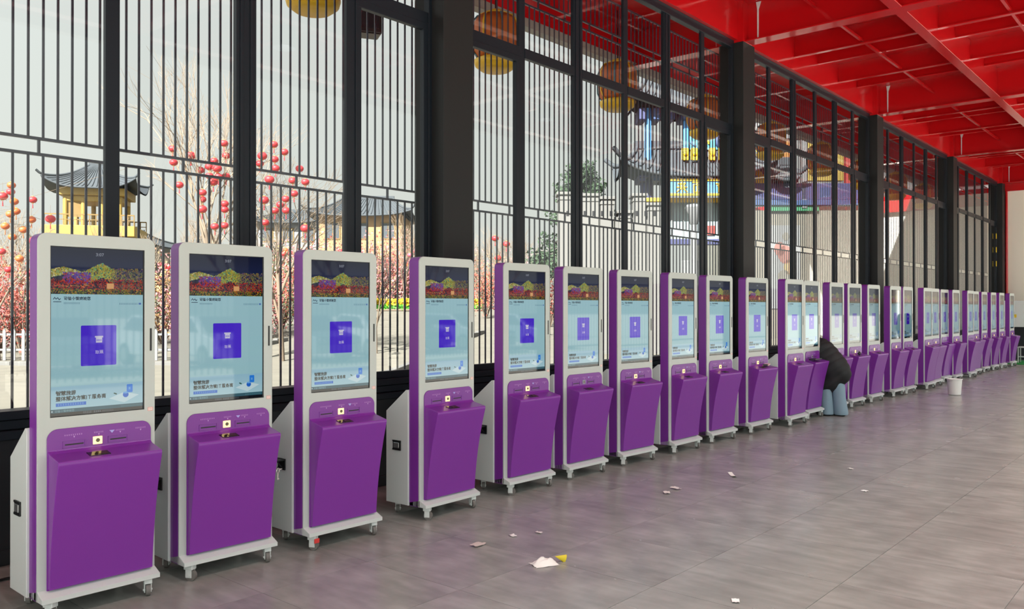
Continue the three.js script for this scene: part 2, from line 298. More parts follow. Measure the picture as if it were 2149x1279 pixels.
// fill lights added out of view to brighten the floor, built as black cans
{
  const glow = new THREE.MeshStandardMaterial({ color: S('#fff8ec'), roughness: 0.5, emissive: new THREE.Color(1, 0.97, 0.9), emissiveIntensity: 1 });
  let first, n = 0;
  for (const x of columnAt.slice(0, 6)) for (const k of [1.65, 4.95]) {
    n++;
    if (!first) {
      first = thing('added_downlight', '', 'lamp', [x + k, 5.75, -0.75], 0, 'added black can downlights under the front ceiling');
      mesh('can', new THREE.LatheGeometry([[0, 0.3], [0.16, 0.3], [0.185, 0.29], [0.185, -0.02], [0.175, -0.02], [0.15, 0.22], [0, 0.23]].map((p) => new THREE.Vector2(...p)), 28), M.black, first);
      mesh('lens', new THREE.CylinderGeometry(0.145, 0.145, 0.02, 24).translate(0, 0.215, 0), glow, first);
      mesh('stem', rod(V(0, 0.29, 0), V(0, 0.75, 0), 0.015, 0.015, 8), M.black, first);
const p = new THREE.RectAreaLight(new THREE.Color(1, 0.98, 0.94), ADDED_LAMP, 0.2, 0.2); p.name = 'added_fill_light'; p.position.y = 0.195; p.rotation.x = -Math.PI / 2; first.add(p);
    } else dup(first, null, [x + k, 5.75, -0.75]);
    scene.children[scene.children.length - 1].userData = { label: `${['first', 'second', 'third', 'fourth', 'fifth', 'sixth', 'seventh', 'eighth', 'ninth', 'tenth', 'eleventh', 'twelfth'][n - 1]} added unseen black can downlight along the front ceiling from the near end`, category: 'lamp', group: 'added black can downlights under the front ceiling' };
  }
}
// HALL-END

// ---------------------------------------------------------------- ticket kiosks
function casterParts(parent, x, z, turn) {
  const c = mesh('caster', [rbox(-0.022, 0.022, 0.07, 0.1, -0.03, 0.03, 0.004), box(-0.02, -0.015, 0.022, 0.075, -0.018, 0.022), box(0.015, 0.02, 0.022, 0.075, -0.018, 0.022), new THREE.CylinderGeometry(0.006, 0.006, 0.05, 8).rotateZ(Math.PI / 2).translate(0, 0.034, 0.008)], M.white, parent);
  c.position.set(x, 0, z); c.rotation.y = turn;
  mesh('wheel', new THREE.CylinderGeometry(0.034, 0.034, 0.024, 18).rotateZ(Math.PI / 2).translate(0, 0.034, 0.008), M.rubber, c);
}
M.screenAngleDim = M.screen.clone(); M.screenAngleDim.emissiveIntensity = 0.12;   // same display farther off; oblique-view fading and glare put into a weaker glow
const kioskGeo = (() => {
  const h = U / 2, g = {};
  g.body = slab(roundTop(-h, h, 0.1, TOP, 0.045), -0.117, -0.012, 0.004);
  const f = roundTop(-h, h, 0.1, TOP, 0.045), hole = new THREE.Path();
  hole.moveTo(0.063 - h, 1.063); hole.lineTo(0.063 - h, 1.979); hole.lineTo(0.566 - h, 1.979); hole.lineTo(0.566 - h, 1.063); hole.closePath(); f.holes.push(hole);
  g.frame = slab(f, -0.012, 0, 0.0015);
  g.bezel = [box(0.0625 - h, 0.0665 - h, 1.063, 1.979, -0.011, -0.004), box(0.558 - h, 0.5665 - h, 1.063, 1.979, -0.011, -0.004), box(0.063 - h, 0.566 - h, 1.975, 1.9795, -0.011, -0.004), box(0.063 - h, 0.566 - h, 1.0625, 1.067, -0.011, -0.004)];
  g.screen = new THREE.PlaneGeometry(0.492, 0.909).translate(0.31225 - h, 1.021 + 0.5 * 1, -0.006);
  g.panel = slab(roundTop(0.045, 0.6, 0.14, 1.0, 0.055), 0.0005, 0.009, 0.002).translate(-h, 0, 0);
  const curve = [[0.002, 0.158], [0.036, 0.158]];
  for (let i = 0; i <= 12; i++) { const t = i / 12; curve.push([0.036 + 0.116 * (0.35 * t + 0.65 * t * t), 0.165 + 0.655 * t]); }
  curve.push([0.1535, 0.828], [0.1535, 0.84], [0.149, 0.846], [0.03, 0.872], [0.012, 0.884], [0.002, 0.9]);
  g.shelf = sweep(curve, 0.049 - h, 0.598 - h, 0.003);
  g.pad = rbox(-0.055, 0.055, -0.002, 0.004, -0.028, 0.028, 0.002).rotateX(0.215).translate(0.275 - h, 0.858, 0.092);
  g.padEye = rbox(-0.026, 0.026, 0.002, 0.006, -0.018, 0.018, 0.0015).rotateX(0.215).translate(0.292 - h, 0.8585, 0.092);
  const slot = (u0, u1, v0, v1) => [[box(u0, u1, v0, v0 + 0.0025, 0.008, 0.0125), box(u0, u1, v1 - 0.0025, v1, 0.008, 0.0125), box(u0, u0 + 0.0025, v0, v1, 0.008, 0.0125), box(u1 - 0.0025, u1, v0, v1, 0.008, 0.0125)].map((q) => q.translate(-h, 0, 0)),
    box(u0 + 0.012, u1 - 0.008, (v0 + v1) / 2 - 0.004, (v0 + v1) / 2 + 0.003, 0.006, 0.0105).translate(-h, 0, 0)];
  [g.slotA, g.slitA] = slot(0.121, 0.236, 0.893, 0.931); [g.slotB, g.slitB] = slot(0.358, 0.465, 0.897, 0.934);
  g.scan = rbox(0.277 - h, 0.327 - h, 0.897, 0.94, 0.007, 0.013, 0.003); g.lens = new THREE.CylinderGeometry(0.011, 0.011, 0.003, 16).rotateX(Math.PI / 2).translate(0.302 - h, 0.919, 0.0135);
  g.base = sweep([[-0.12, 0.1], [0.071, 0.1], [0.071, 0.124], [0.002, 0.152], [-0.012, 0.152], [-0.12, 0.125]], -h, h, 0.003);
  g.cabinet = sweep([[-0.367, 0.1], [-0.115, 0.1], [-0.115, 1.003], [-0.14, 1.003], [-0.367, 0.825]], -0.014 - h, U + 0.014 - h, 0.004);
  g.latch = [rbox(-0.006, 0.003, 0.522, 0.6, -0.285, -0.193, 0.003), box(-0.009, -0.004, 0.522, 0.535, -0.285, -0.193), box(-0.009, -0.004, 0.588, 0.6, -0.285, -0.193)].map((q) => q.translate(-0.014 - h, 0, 0));
  g.lever = rbox(-0.011, -0.005, 0.54, 0.583, -0.271, -0.211, 0.003).translate(-0.014 - h, 0, 0);
  g.leverOpen = [rbox(-0.085, -0.004, 0.586, 0.596, -0.278, -0.198, 0.004), rod(V(-0.05, 0.586, -0.223), V(-0.006, 0.535, -0.223), 0.004, 0.004, 6)].map((q) => q.translate(-0.014 - h, 0, 0));
  g.speaker = rbox(0.596 - h, 0.607 - h, 1.4, 1.53, -0.001, 0.003, 0.003);
  g.sticker = box(0.584 - h, 0.615 - h, 1.052, 1.074, 0, 0.0012);
  return g;
})();
const stickerPrint = canvasTexture(64, 48, (x) => { x.fillStyle = '#efdcd4'; x.fillRect(0, 0, 64, 48); x.strokeStyle = '#c8605a'; x.lineWidth = 4; x.strokeRect(4, 4, 56, 40); specks(x, 12, 16, 42, 14, 5, '#cf8078'); });
const stickerMat = paint([1, 1, 1], 0.6, { map: stickerPrint });
function kiosk(open, lit, dim) {
  const g = kioskGeo, k = new THREE.Group(); k.name = 'ticket_kiosk';
  mesh('body', g.body, M.purple, k);
  const f = mesh('front_frame', g.frame, M.silver, k); mesh('speaker_slot', g.speaker, M.black, f); mesh('sticker', g.sticker, stickerMat, f);
  const s = mesh('screen', g.screen, dim ? M.screenAngleDim : M.screen, k); mesh('bezel', g.bezel, M.black, s);
  const p = mesh('control_panel', g.panel, M.panel, k);
  for (const n of ['A', 'B']) { mesh('card_slot', g['slot' + n], M.purple, p); mesh('slit', g['slit' + n], M.black, p); }
  mesh('code_reader', g.scan, lit ? M.scanLit : M.scanOff, p); mesh('lens', g.lens, M.lens, p);
  const sh = mesh('front_shelf', g.shelf, M.purple, k); mesh('scan_pad', g.pad, M.pad, sh); mesh('scan_window', g.padEye, M.lens, sh);
  mesh('base_plate', g.base, M.white, k);
  const c = mesh('rear_cabinet', g.cabinet, M.white, k); mesh('latch', g.latch, M.black, c); mesh('latch_lever', open ? g.leverOpen : g.lever, open ? M.black : M.steel, c);
  for (const [x, z, t] of [[0.055, 0.03, 0.5], [U - 0.055, 0.03, -0.3], [0.07, -0.32, 2.4], [U - 0.07, -0.32, 1.1]]) casterParts(k, x - U / 2, z, t);
  return k;
}
// left edge of the face, depth and turn of each kiosk, from the near end of the row
const KIOSKS = [[1.691, -4.746, -0.018], [2.494, -4.791, -0.043], [3.363, -4.763, -0.025], [4.423, -4.753, 0.019], [5.488, -4.819, -0.033], [6.358, -4.821, -0.032], [7.275, -4.815, -0.061], [8.243, -4.768, -0.018], [9.189, -4.795, -0.05],
  [10.215, -4.765, -0.036], [11.193, -4.643, -0.007], [12.023, -4.716, 0.003], [13.112, -4.727, 0.003], [13.92, -4.727, -0.023], [14.877, -4.717, -0.016], [16.115, -4.711, -0.019], [16.774, -4.671, 0], [18.031, -4.633, 0.002],
  [18.744, -4.67, 0.008], [19.875, -4.767, -0.017], [20.515, -4.677, 0], [21.655, -4.622, 0], [22.678, -4.718, 0.004], [23.699, -4.735, 0], [24.655, -4.711, 0], [25.486, -4.671, 0], [26.664, -4.634, 0.004]];
const ORDINAL = ['first', 'second', 'third', 'fourth', 'fifth', 'sixth', 'seventh', 'eighth', 'ninth', 'tenth', 'eleventh', 'twelfth', 'thirteenth', 'fourteenth', 'fifteenth', 'sixteenth', 'seventeenth', 'eighteenth', 'nineteenth', 'twentieth', 'twenty-first', 'twenty-second', 'twenty-third', 'twenty-fourth', 'twenty-fifth', 'twenty-sixth', 'twenty-seventh'];
const EXTRA = { 0: 'purple ticket kiosk closest to the camera, its white side cabinet and shut latch in view', 1: 'second purple ticket kiosk of the row, with keys hanging at its edge', 2: 'third purple ticket kiosk of the row, with red tape on a front caster', 3: 'fourth purple ticket kiosk, before the wide dark column, its latch shut', 4: 'fifth purple ticket kiosk, just past the wide dark column, its cabinet latch flipped open', 5: 'sixth purple ticket kiosk of the row, its code reader unlit', 9: 'purple ticket kiosk with pale folded papers lying on its shelf', 10: 'purple ticket kiosk jutting forward, one place before the bending person', 11: 'purple ticket kiosk with a black tray, its edge hiding the head of the bending person', 12: 'purple ticket kiosk partly hidden behind the person in a black coat', 13: 'purple ticket kiosk with a black purse on its shelf, next after the bending person', 26: 'last purple ticket kiosk of the row, standing beside the green mat' };
const dark = new Set([5, 11, 12, 16, 19, 21]), opened = new Set([1, 2, 4]), kinds = {};
KIOSKS.forEach(([x, z, t], i) => {
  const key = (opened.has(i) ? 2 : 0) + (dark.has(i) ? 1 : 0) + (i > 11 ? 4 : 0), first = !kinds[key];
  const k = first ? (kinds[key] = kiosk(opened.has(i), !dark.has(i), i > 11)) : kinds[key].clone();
  k.name = numbered('ticket_kiosk'); scene.add(k);
  k.position.set(x + U / 2 * Math.cos(t), 0, z - U / 2 * Math.sin(t)); k.rotation.y = t;
  k.userData = {}; tag(k, EXTRA[i] ?? `${ORDINAL[i]} purple ticket kiosk, counted along the row from the end by the camera`, 'ticket kiosk', 'purple ticket kiosks in a row along the windows');
});

// ---------------------------------------------------------------- small things in the hall
{
  const brass = paint('#d8d4cc', 0.3, { metalness: 0.8 });
  const keyGeo = [new THREE.TorusGeometry(0.012, 0.0025, 6, 14).translate(0, 0.016, 0), rbox(-0.004, 0.004, -0.03, 0.004, -0.0015, 0.0015, 0.001), rbox(0.002, 0.012, -0.03, -0.024, -0.0015, 0.0015, 0.001), rbox(-0.001, 0.02, 0.02, 0.024, -0.004, 0.012, 0.001)];
  const k1 = tag(mesh(numbered('key'), keyGeo, brass), 'bunch of small metal keys in the edge of the second kiosk shelf', 'key', 'keys left in kiosk locks'); k1.position.set(3.108, 0.57, -4.68); k1.rotation.y = 0.4; k1.scale.setScalar(1.3);
  const k2 = dup(k1, 'small metal key in the edge of the fourth kiosk shelf', [5.03, 0.575, -4.70], 0.7, 1.0);
  const tape = tag(mesh(numbered('tape'), rbox(-0.02, 0.02, 0, 0.03, -0.004, 0.004, 0.002), paint('#d23a36', 0.5)), 'short strip of red tape stuck on a caster of the third kiosk', 'tape'); tape.position.set(3.42, 0.052, -4.69);
  const t2 = thing('paper', 'pale pink folded slip of paper on the tenth kiosk shelf', 'paper', [10.66, 0.885, -4.69], 0.3); mesh('sheet', new RoundedBoxGeometry(0.2, 0.012, 0.08, 1, 0.004).rotateZ(0.05), paint('#ecc9c4', 0.7), t2); mesh('edge', rbox(-0.12, -0.098, -0.008, 0.014, -0.03, 0.03, 0.003), M.black, t2);
  const tray = thing('tray', 'flat black tray lying on a kiosk shelf beside the bending person', 'tray', [12.22, 0.88, -4.62]); mesh('plate', rbox(-0.13, 0.13, 0, 0.008, -0.045, 0.045, 0.003), M.black, tray); mesh('rim', [box(-0.13, 0.13, 0.006, 0.018, -0.045, -0.04), box(-0.13, 0.13, 0.006, 0.018, 0.04, 0.045)], M.black, tray);
  const purse = thing('purse', 'small black purse lying on a kiosk shelf', 'purse', [14.17, 0.868, -4.63]); mesh('bag', new THREE.SphereGeometry(0.045, 16, 10).scale(1.2, 0.5, 0.6).translate(0, 0.024, 0), M.black, purse); mesh('strap', new THREE.TorusGeometry(0.025, 0.004, 6, 16).translate(0, 0.034, 0), M.black, purse);
  // white bucket on the floor
  const b = thing('bucket', 'white plastic bucket standing alone on the grey floor', 'bucket', [17.36, 0, -3.93]);
  mesh('tub', new THREE.LatheGeometry([[0, 0.004], [0.1, 0.004], [0.108, 0.012], [0.128, 0.29], [0.136, 0.292], [0.136, 0.305], [0.126, 0.307], [0.122, 0.295], [0.104, 0.02], [0, 0.016]].map((p) => new THREE.Vector2(p[0], p[1])), 28), paint('#e6e6e2', 0.4), b);
  mesh('handle', new THREE.TorusGeometry(0.138, 0.003, 6, 24, Math.PI).rotateX(-1.9).translate(0, 0.28, 0), M.steel, b);
  // litter on the floor
  const white = paint('#eceae4', 0.7, { side: THREE.DoubleSide }), yellow = paint('#d6c12a', 0.6, { side: THREE.DoubleSide });
  function crumple(w, d, hgt, n, f) { const g = new THREE.PlaneGeometry(w, d, n, n).rotateX(-Math.PI / 2), p = g.attributes.position; for (let i = 0; i < p.count; i++) { const x = p.getX(i) / w * 2, z = p.getZ(i) / d * 2; p.setY(i, Math.max(0.002, f(x, z) * hgt)); const r = 1 - 0.25 * Math.abs(noise.noise(x * 2, z * 2, 3)); p.setX(i, p.getX(i) * r); p.setZ(i, p.getZ(i) * r); } g.computeVertexNormals(); return g; }
  const w = thing('wrapper', 'crumpled white wrapper with a yellow twisted end on the floor', 'wrapper', [4.22, 0, -3.325], -0.45);
  mesh('paper', crumple(0.17, 0.12, 0.055, 10, (x, z) => Math.max(0, 1 - x * x * 0.8 - z * z * 0.9) * (0.75 + 0.5 * noise.noise(x * 2.5, z * 2.5, 1))).translate(-0.03, 0, 0), white, w);
  mesh('twisted_end', new THREE.ConeGeometry(0.028, 0.08, 10, 2, true).rotateZ(1.25).scale(1, 1, 0.5).translate(0.085, 0.03, 0), yellow, w);
  const st = thing('paper', 'curved strip of white paper lying on the open floor', 'paper', [7.6, 0, -3.69], 0.75); mesh('strip', crumple(0.2, 0.045, 0.03, 10, (x, z) => 0.1 + x * x * 0.5), white, st);
  const scraps = [[4.22, -3.945, 0.05, 'pale pinkish scrap of paper on the floor near the fifth kiosk', '#cfc4bc'], [4.56, -3.917, 0.03, 'tiny white paper ball on the floor near the wrapper', '#f2f2ee'], [4.75, -3.83, 0.026, 'tiny white crumb of paper beyond the paper ball', '#e4e2dc'], [6.71, -3.814, 0.045, 'small white paper scrap, farther of a pair below the eighth kiosk', '#e2ddd6'], [6.5, -3.784, 0.04, 'small white paper scrap, nearer of a pair below the eighth kiosk', '#e2ddd6'], [4.36, -2.1, 0.03, 'small white square of paper at the near edge of the floor', '#f0f0ec'], [7.73, -2.48, 0.03, 'small white paper chip alone on the wide floor', '#f4f4f0'], [8.7, -2.93, 0.03, 'tiny pale paper chip far out on the floor', '#dedcd4']];
  for (const [x, z, r, label, c] of scraps) { const m = tag(mesh(numbered('paper_scrap'), crumple(r * 2, r * 1.4, r * 0.5, 4, (a, b2) => 0.5 + 0.5 * noise.noise(a * 2 + x, b2 * 2, z)), paint(c, 0.75, { side: THREE.DoubleSide })), label, 'paper scrap', 'scraps of paper on the floor'); m.position.set(x, 0, z); m.rotation.y = x * 3; }
  const cable = tag(mesh(numbered('cable'), new THREE.TubeGeometry(new THREE.CatmullRomCurve3([V(0.9, 0.012, -5.72), V(1.3, 0.012, -5.62), V(1.62, 0.012, -5.5), V(1.8, 0.012, -5.6), V(2.1, 0.012, -5.5), V(2.3, 0.012, -5.6)]), 40, 0.008, 6), M.black), 'thin black cable on the floor behind the first kiosk', 'cable');
  // beside the end wall
  [4.06, 3.6, 3.13].forEach((y, i) => { const m = tag(mesh(numbered('sticker'), rbox(-0.05, 0.05, -0.09, 0.09, -0.004, 0.004, 0.002), paint('#e8c81e', 0.5)), `${['top', 'middle', 'bottom'][i]} yellow sticker of three on the dark frame before the end wall`, 'sticker', 'yellow stickers on the far frame'); m.position.set(31.95, y, -5.95); });
  const mat = tag(mesh(numbered('mat'), rbox(27.75, 29.6, 0.001, 0.02, -5.1, -4.2, 0.004), paint('#178a3a', 0.8)), 'bright green mat on the floor past the last kiosk', 'mat');
  const booth = thing('counter', 'pale white counter box over a dark opening near the end wall', 'counter', [30.2, 0, -4.75]);
  mesh('front_board', rbox(-0.7, 0.9, 1.05, 1.86, -0.9, 0.9, 0.02), paint('#dfe6e4', 0.4), booth); mesh('leg', rbox(-0.62, 0.8, 0, 1.06, -0.86, -0.6, 0.01), M.white, booth); mesh('dark_back', rbox(0.3, 0.8, 0, 1.05, -0.6, 0.86, 0.01), paint('#2b2d33', 0.5), booth); mesh('yellow_label', rbox(-0.71, -0.698, 1.34, 1.44, -0.45, -0.2, 0.003), paint('#e6c62a', 0.5), booth);
  const stool = thing('stool', 'small white framed stool on the green mat', 'stool', [28.6, 0.02, -4.55]);
  mesh('seat', rbox(-0.2, 0.2, 0.44, 0.47, -0.2, 0.2, 0.008), M.white, stool); for (const [a, b2] of [[-1, -1], [-1, 1], [1, -1], [1, 1]]) mesh('leg', rbox(a * 0.18 - 0.014, a * 0.18 + 0.014, 0, 0.445, b2 * 0.18 - 0.014, b2 * 0.18 + 0.014, 0.004), M.white, stool); mesh('shelf', rbox(-0.18, 0.18, 0.16, 0.18, -0.18, 0.18, 0.004), M.white, stool);
}

// ---------------------------------------------------------------- people
function field(lo, hi, cell, dist) {                    // meshes the zero set of a distance field
  const size = Math.max(hi[0] - lo[0], hi[1] - lo[1], hi[2] - lo[2]), n = Math.ceil(size / cell) + 4;
  const mc = new MarchingCubes(n, M.black, false, false, 400000); mc.isolation = 0;
  const half = n * cell / 2, c = [0, 1, 2].map((i) => (lo[i] + hi[i]) / 2);
  for (let k = 0; k < n; k++) for (let j = 0; j < n; j++) for (let i = 0; i < n; i++) mc.field[i + j * n + k * n * n] = -dist(c[0] + (i / n * 2 - 1) * half, c[1] + (j / n * 2 - 1) * half, c[2] + (k / n * 2 - 1) * half) / cell;
  mc.update();
  const m = mc.count, g = new THREE.BufferGeometry(), p = mc.positionArray.slice(0, m * 3), q = mc.normalArray.slice(0, m * 3);
  for (let i = 0; i < m; i++) for (let a = 0; a < 3; a++) p[i * 3 + a] = c[a] + p[i * 3 + a] * half;
  g.setAttribute('position', new THREE.BufferAttribute(p, 3)); g.setAttribute('normal', new THREE.BufferAttribute(q, 3)); g.setAttribute('uv', new THREE.BufferAttribute(new Float32Array(m * 2), 2));
  return g;
}
function bones(list, k) {                               // smooth union of tapered capsules [a, b, ra, rb]
  return (x, y, z) => {
    let s = 0;
    for (const [a, b, ra, rb] of list) {
      const dx = b[0] - a[0], dy = b[1] - a[1], dz = b[2] - a[2], t = Math.min(1, Math.max(0, ((x - a[0]) * dx + (y - a[1]) * dy + (z - a[2]) * dz) / (dx * dx + dy * dy + dz * dz + 1e-9)));
      s += Math.exp(-k * (Math.hypot(x - a[0] - t * dx, y - a[1] - t * dy, z - a[2] - t * dz) - ra - (rb - ra) * t));
    }
    return -Math.log(s + 1e-30) / k;
  };
}
const around = (list, pad = 0.05) => { const lo = [9, 9, 9], hi = [-9, -9, -9]; for (const [a, b, ra, rb] of list) for (let i = 0; i < 3; i++) { lo[i] = Math.min(lo[i], a[i] - ra - pad, b[i] - rb - pad); hi[i] = Math.max(hi[i], a[i] + ra + pad, b[i] + rb + pad); } return [lo, hi]; };
const fieldOf = (list, cell, k, bump) => { const [lo, hi] = around(list), d = bones(list, k); return field(lo, hi, cell, bump ? (x, y, z) => d(x, y, z) + bump(x, y, z) : d); };
const flip = (list) => list.map(([a, b, ra, rb]) => [[-a[0], a[1], a[2]], [-b[0], b[1], b[2]], ra, rb]);
const skin = paint('#c99678', 0.55), hairMat = paint('#15110f', 0.55), coat = paint([0.006, 0.0065, 0.008], 0.7), jeans = paint('#7f98a6', 0.8), navy = paint('#141c3c', 0.7), shoeMat = paint('#2a2522', 0.6), trouserMat = paint('#1c1d22', 0.8);
// a hand hanging or reaching: palm from wrist along d, five fingers
function hand(w, d, side) {
  const [x, y, z] = w, at = (l, s, n2 = 0) => [x + d[0] * l + side[0] * s, y + d[1] * l + side[1] * s, z + d[2] * l + side[2] * s], r = [];
  r.push([at(0, 0), at(0.05, 0), 0.022, 0.026], [at(0.03, -0.018), at(0.085, -0.026), 0.017, 0.013], [at(0.03, 0.018), at(0.085, 0.026), 0.017, 0.013]);
  [[-0.027, 0.06], [-0.009, 0.072], [0.009, 0.068], [0.027, 0.052]].forEach(([s, l]) => { r.push([at(0.085, s), at(0.085 + l * 0.55, s * 1.1), 0.0095, 0.0088], [at(0.085 + l * 0.55, s * 1.1), at(0.085 + l, s * 1.05), 0.0088, 0.0075]); });
  r.push([at(0.02, -0.024), at(0.06, -0.052), 0.012, 0.0105], [at(0.06, -0.052), at(0.088, -0.058), 0.0105, 0.0085]);
  return r;
}
function head(c, f, tilt) {                             // c centre, face towards +f in plan
  const g = fieldOf([[[0, 0.03, -0.012], [0, 0.03, 0.012], 0.088, 0.086], [[0, -0.05, 0.035], [0, -0.02, 0.03], 0.052, 0.066], [[0, -0.1, -0.03], [0, -0.2, -0.045], 0.055, 0.06], [[0, 0.012, 0.098], [0, -0.018, 0.108], 0.011, 0.015], [[-0.016, -0.052, 0.088], [0.016, -0.052, 0.088], 0.01, 0.01], [[0.083, -0.005, -0.008], [0.085, -0.03, -0.004], 0.016, 0.011], [[-0.083, -0.005, -0.008], [-0.085, -0.03, -0.004], 0.016, 0.011], [[-0.032, 0.03, 0.084], [0.032, 0.03, 0.084], 0.009, 0.009]], 0.006, 60);
  const eyes = [-0.031, 0.031].map((s) => new THREE.SphereGeometry(0.011, 12, 8).translate(s, 0.008, 0.086)), hair = fieldOf([[[0, 0.055, -0.03], [0, 0.06, 0.02], 0.092, 0.088], [[0, 0.0, -0.05], [0, -0.05, -0.06], 0.078, 0.06]], 0.008, 50);
  for (const q of [g, hair, ...eyes]) { q.rotateX(tilt); q.rotateY(f); q.translate(...c); }
  return [g, merge(eyes), hair];
}
{ // bending beside a kiosk, seen from behind
  const p = thing('person', 'person in a long black padded coat and pale jeans bending down between two kiosks', 'person', [12.83, 0, -4.6]);
  const o = (x, y, z) => [x - 12.83, y, z + 4.6];
  const hipL = o(12.81, 0.70, -4.63), hipR = o(12.855, 0.69, -4.54);
  const body = [[o(12.84, 0.80, -4.54), o(12.82, 1.0, -4.78), 0.13, 0.13], [o(12.82, 1.0, -4.78), o(12.80, 1.06, -4.95), 0.09, 0.055], [hipL, o(12.77, 0.44, -4.68), 0.09, 0.06], [o(12.77, 0.44, -4.68), o(12.79, 0.09, -4.665), 0.058, 0.042], [hipR, o(12.85, 0.44, -4.52), 0.09, 0.06], [o(12.85, 0.44, -4.52), o(12.87, 0.09, -4.475), 0.058, 0.042],
    [o(12.77, 1.04, -4.86), o(12.75, 0.86, -4.98), 0.05, 0.042], [o(12.75, 0.86, -4.98), o(12.755, 0.74, -5.12), 0.04, 0.03], [o(12.92, 1.04, -4.84), o(12.95, 0.85, -4.95), 0.05, 0.042], [o(12.95, 0.85, -4.95), o(12.86, 0.76, -5.1), 0.04, 0.03]];
  const [hd, ey, hr] = head(o(12.79, 1.09, -5.08), Math.PI, 0.75);
  mesh('body', [fieldOf(body, 0.014, 45), fieldOf(hand(o(12.755, 0.74, -5.12), [0.05, -0.5, -0.86], [0.98, 0, 0.1]), 0.004, 220), fieldOf(hand(o(12.86, 0.76, -5.1), [-0.1, -0.5, -0.86], [-0.98, 0, 0.1]), 0.004, 220), hd], skin, p);
  mesh('eyes', ey, M.black, p); mesh('hair', hr, hairMat, p);
  const quilt = (x, y, z) => -0.011 * Math.pow(Math.abs(Math.sin((y * 0.8 - z * 0.6) * 30)), 0.6) + 0.004 + 0.014 * noise.noise(x * 7, y * 7, z * 7);
  mesh('coat', fieldOf([[o(12.84, 0.72, -4.56), o(12.815, 1.0, -4.77), 0.17, 0.15], [o(12.82, 1.0, -4.76), o(12.79, 1.07, -4.96), 0.15, 0.12], [o(12.88, 0.64, -4.50), o(12.845, 0.88, -4.64), 0.158, 0.15], [o(12.785, 0.46, -4.72), o(12.81, 0.86, -4.72), 0.12, 0.15], [o(12.84, 0.50, -4.62), o(12.84, 0.72, -4.6), 0.15, 0.17], [o(12.77, 1.04, -4.86), o(12.75, 0.86, -4.98), 0.085, 0.07], [o(12.75, 0.86, -4.98), o(12.755, 0.77, -5.08), 0.07, 0.055], [o(12.92, 1.04, -4.84), o(12.95, 0.85, -4.95), 0.085, 0.07], [o(12.95, 0.85, -4.95), o(12.88, 0.79, -5.06), 0.07, 0.055]], 0.016, 30, quilt), coat, p);
  const crease = (x, y, z) => 0.007 * noise.noise(x * 12, y * 5, z * 12);
  mesh('jeans', [fieldOf([[hipL, o(12.775, 0.44, -4.68), 0.095, 0.085], [o(12.775, 0.44, -4.68), o(12.79, 0.05, -4.66), 0.088, 0.1]], 0.014, 50, crease), fieldOf([[hipR, o(12.855, 0.44, -4.52), 0.095, 0.088], [o(12.855, 0.44, -4.52), o(12.87, 0.05, -4.48), 0.09, 0.105]], 0.014, 50, crease)].map((g) => { const q = g.attributes.position; for (let i = 0; i < q.count; i++) q.setY(i, Math.max(0.022, q.getY(i))); return g; }), jeans, p);
  for (const s of [o(12.79, 0.04, -4.68), o(12.87, 0.04, -4.5)]) mesh('shoe', fieldOf([[[s[0], 0.042, s[2] + 0.06], [s[0] - 0.02, 0.04, s[2] - 0.11], 0.04, 0.036]], 0.01, 60).translate(0, -0.002, 0), shoeMat, p);
}
{ // standing in the hall, seen mirrored in the far screens
  const p = thing('person', 'standing person in a dark blue jacket and black trousers, mirrored in a far screen', 'person', [23.5, 0, -2.72], -1.9);
  const leg = [[[0.09, 0.88, 0], [0.1, 0.48, 0.015], 0.085, 0.058], [[0.1, 0.48, 0.015], [0.105, 0.08, -0.01], 0.055, 0.038]], arm = [[[0.19, 1.4, -0.01], [0.23, 1.12, -0.02], 0.048, 0.04], [[0.23, 1.12, -0.02], [0.22, 0.88, 0.06], 0.038, 0.028]];
  const [hd, ey, hr] = head([0, 1.62, 0.02], 0, 0.15);
  mesh('body', [fieldOf([[[0, 0.94, 0], [0, 1.3, -0.01], 0.12, 0.13], [[-0.12, 1.38, -0.01], [0.12, 1.38, -0.01], 0.07, 0.07], [[0, 1.38, -0.01], [0, 1.5, 0], 0.07, 0.052], ...leg, ...flip(leg), ...arm, ...flip(arm)], 0.014, 45), fieldOf(hand([0.22, 0.88, 0.06], [0, -0.97, 0.2], [0.1, 0.2, 0.97]), 0.004, 220), fieldOf(hand([-0.22, 0.88, 0.06], [0, -0.97, 0.2], [-0.1, 0.2, 0.97]), 0.004, 220), hd], skin, p);
  mesh('eyes', ey, M.black, p); mesh('hair', hr, hairMat, p);
  const sleeve = [[[0.19, 1.4, -0.01], [0.235, 1.12, -0.02], 0.078, 0.064], [[0.235, 1.12, -0.02], [0.222, 0.91, 0.05], 0.06, 0.048]];
  mesh('jacket', fieldOf([[[0, 0.86, 0], [0, 1.32, -0.01], 0.17, 0.165], [[-0.13, 1.37, -0.01], [0.13, 1.37, -0.01], 0.1, 0.1], ...sleeve, ...flip(sleeve)], 0.016, 34, (x, y, z) => 0.008 * noise.noise(x * 8, y * 8, z * 8)), navy, p);
  const tr = [[[0.09, 0.86, 0], [0.1, 0.48, 0.015], 0.105, 0.078], [[0.1, 0.48, 0.015], [0.105, 0.07, -0.01], 0.076, 0.066]];
  mesh('trousers', fieldOf([...tr, ...flip(tr)], 0.014, 50), trouserMat, p);
  for (const s of [-1, 1]) mesh('shoe', fieldOf([[[s * 0.105, 0.042, -0.05], [s * 0.12, 0.04, 0.13], 0.042, 0.038]], 0.01, 60), shoeMat, p);
}
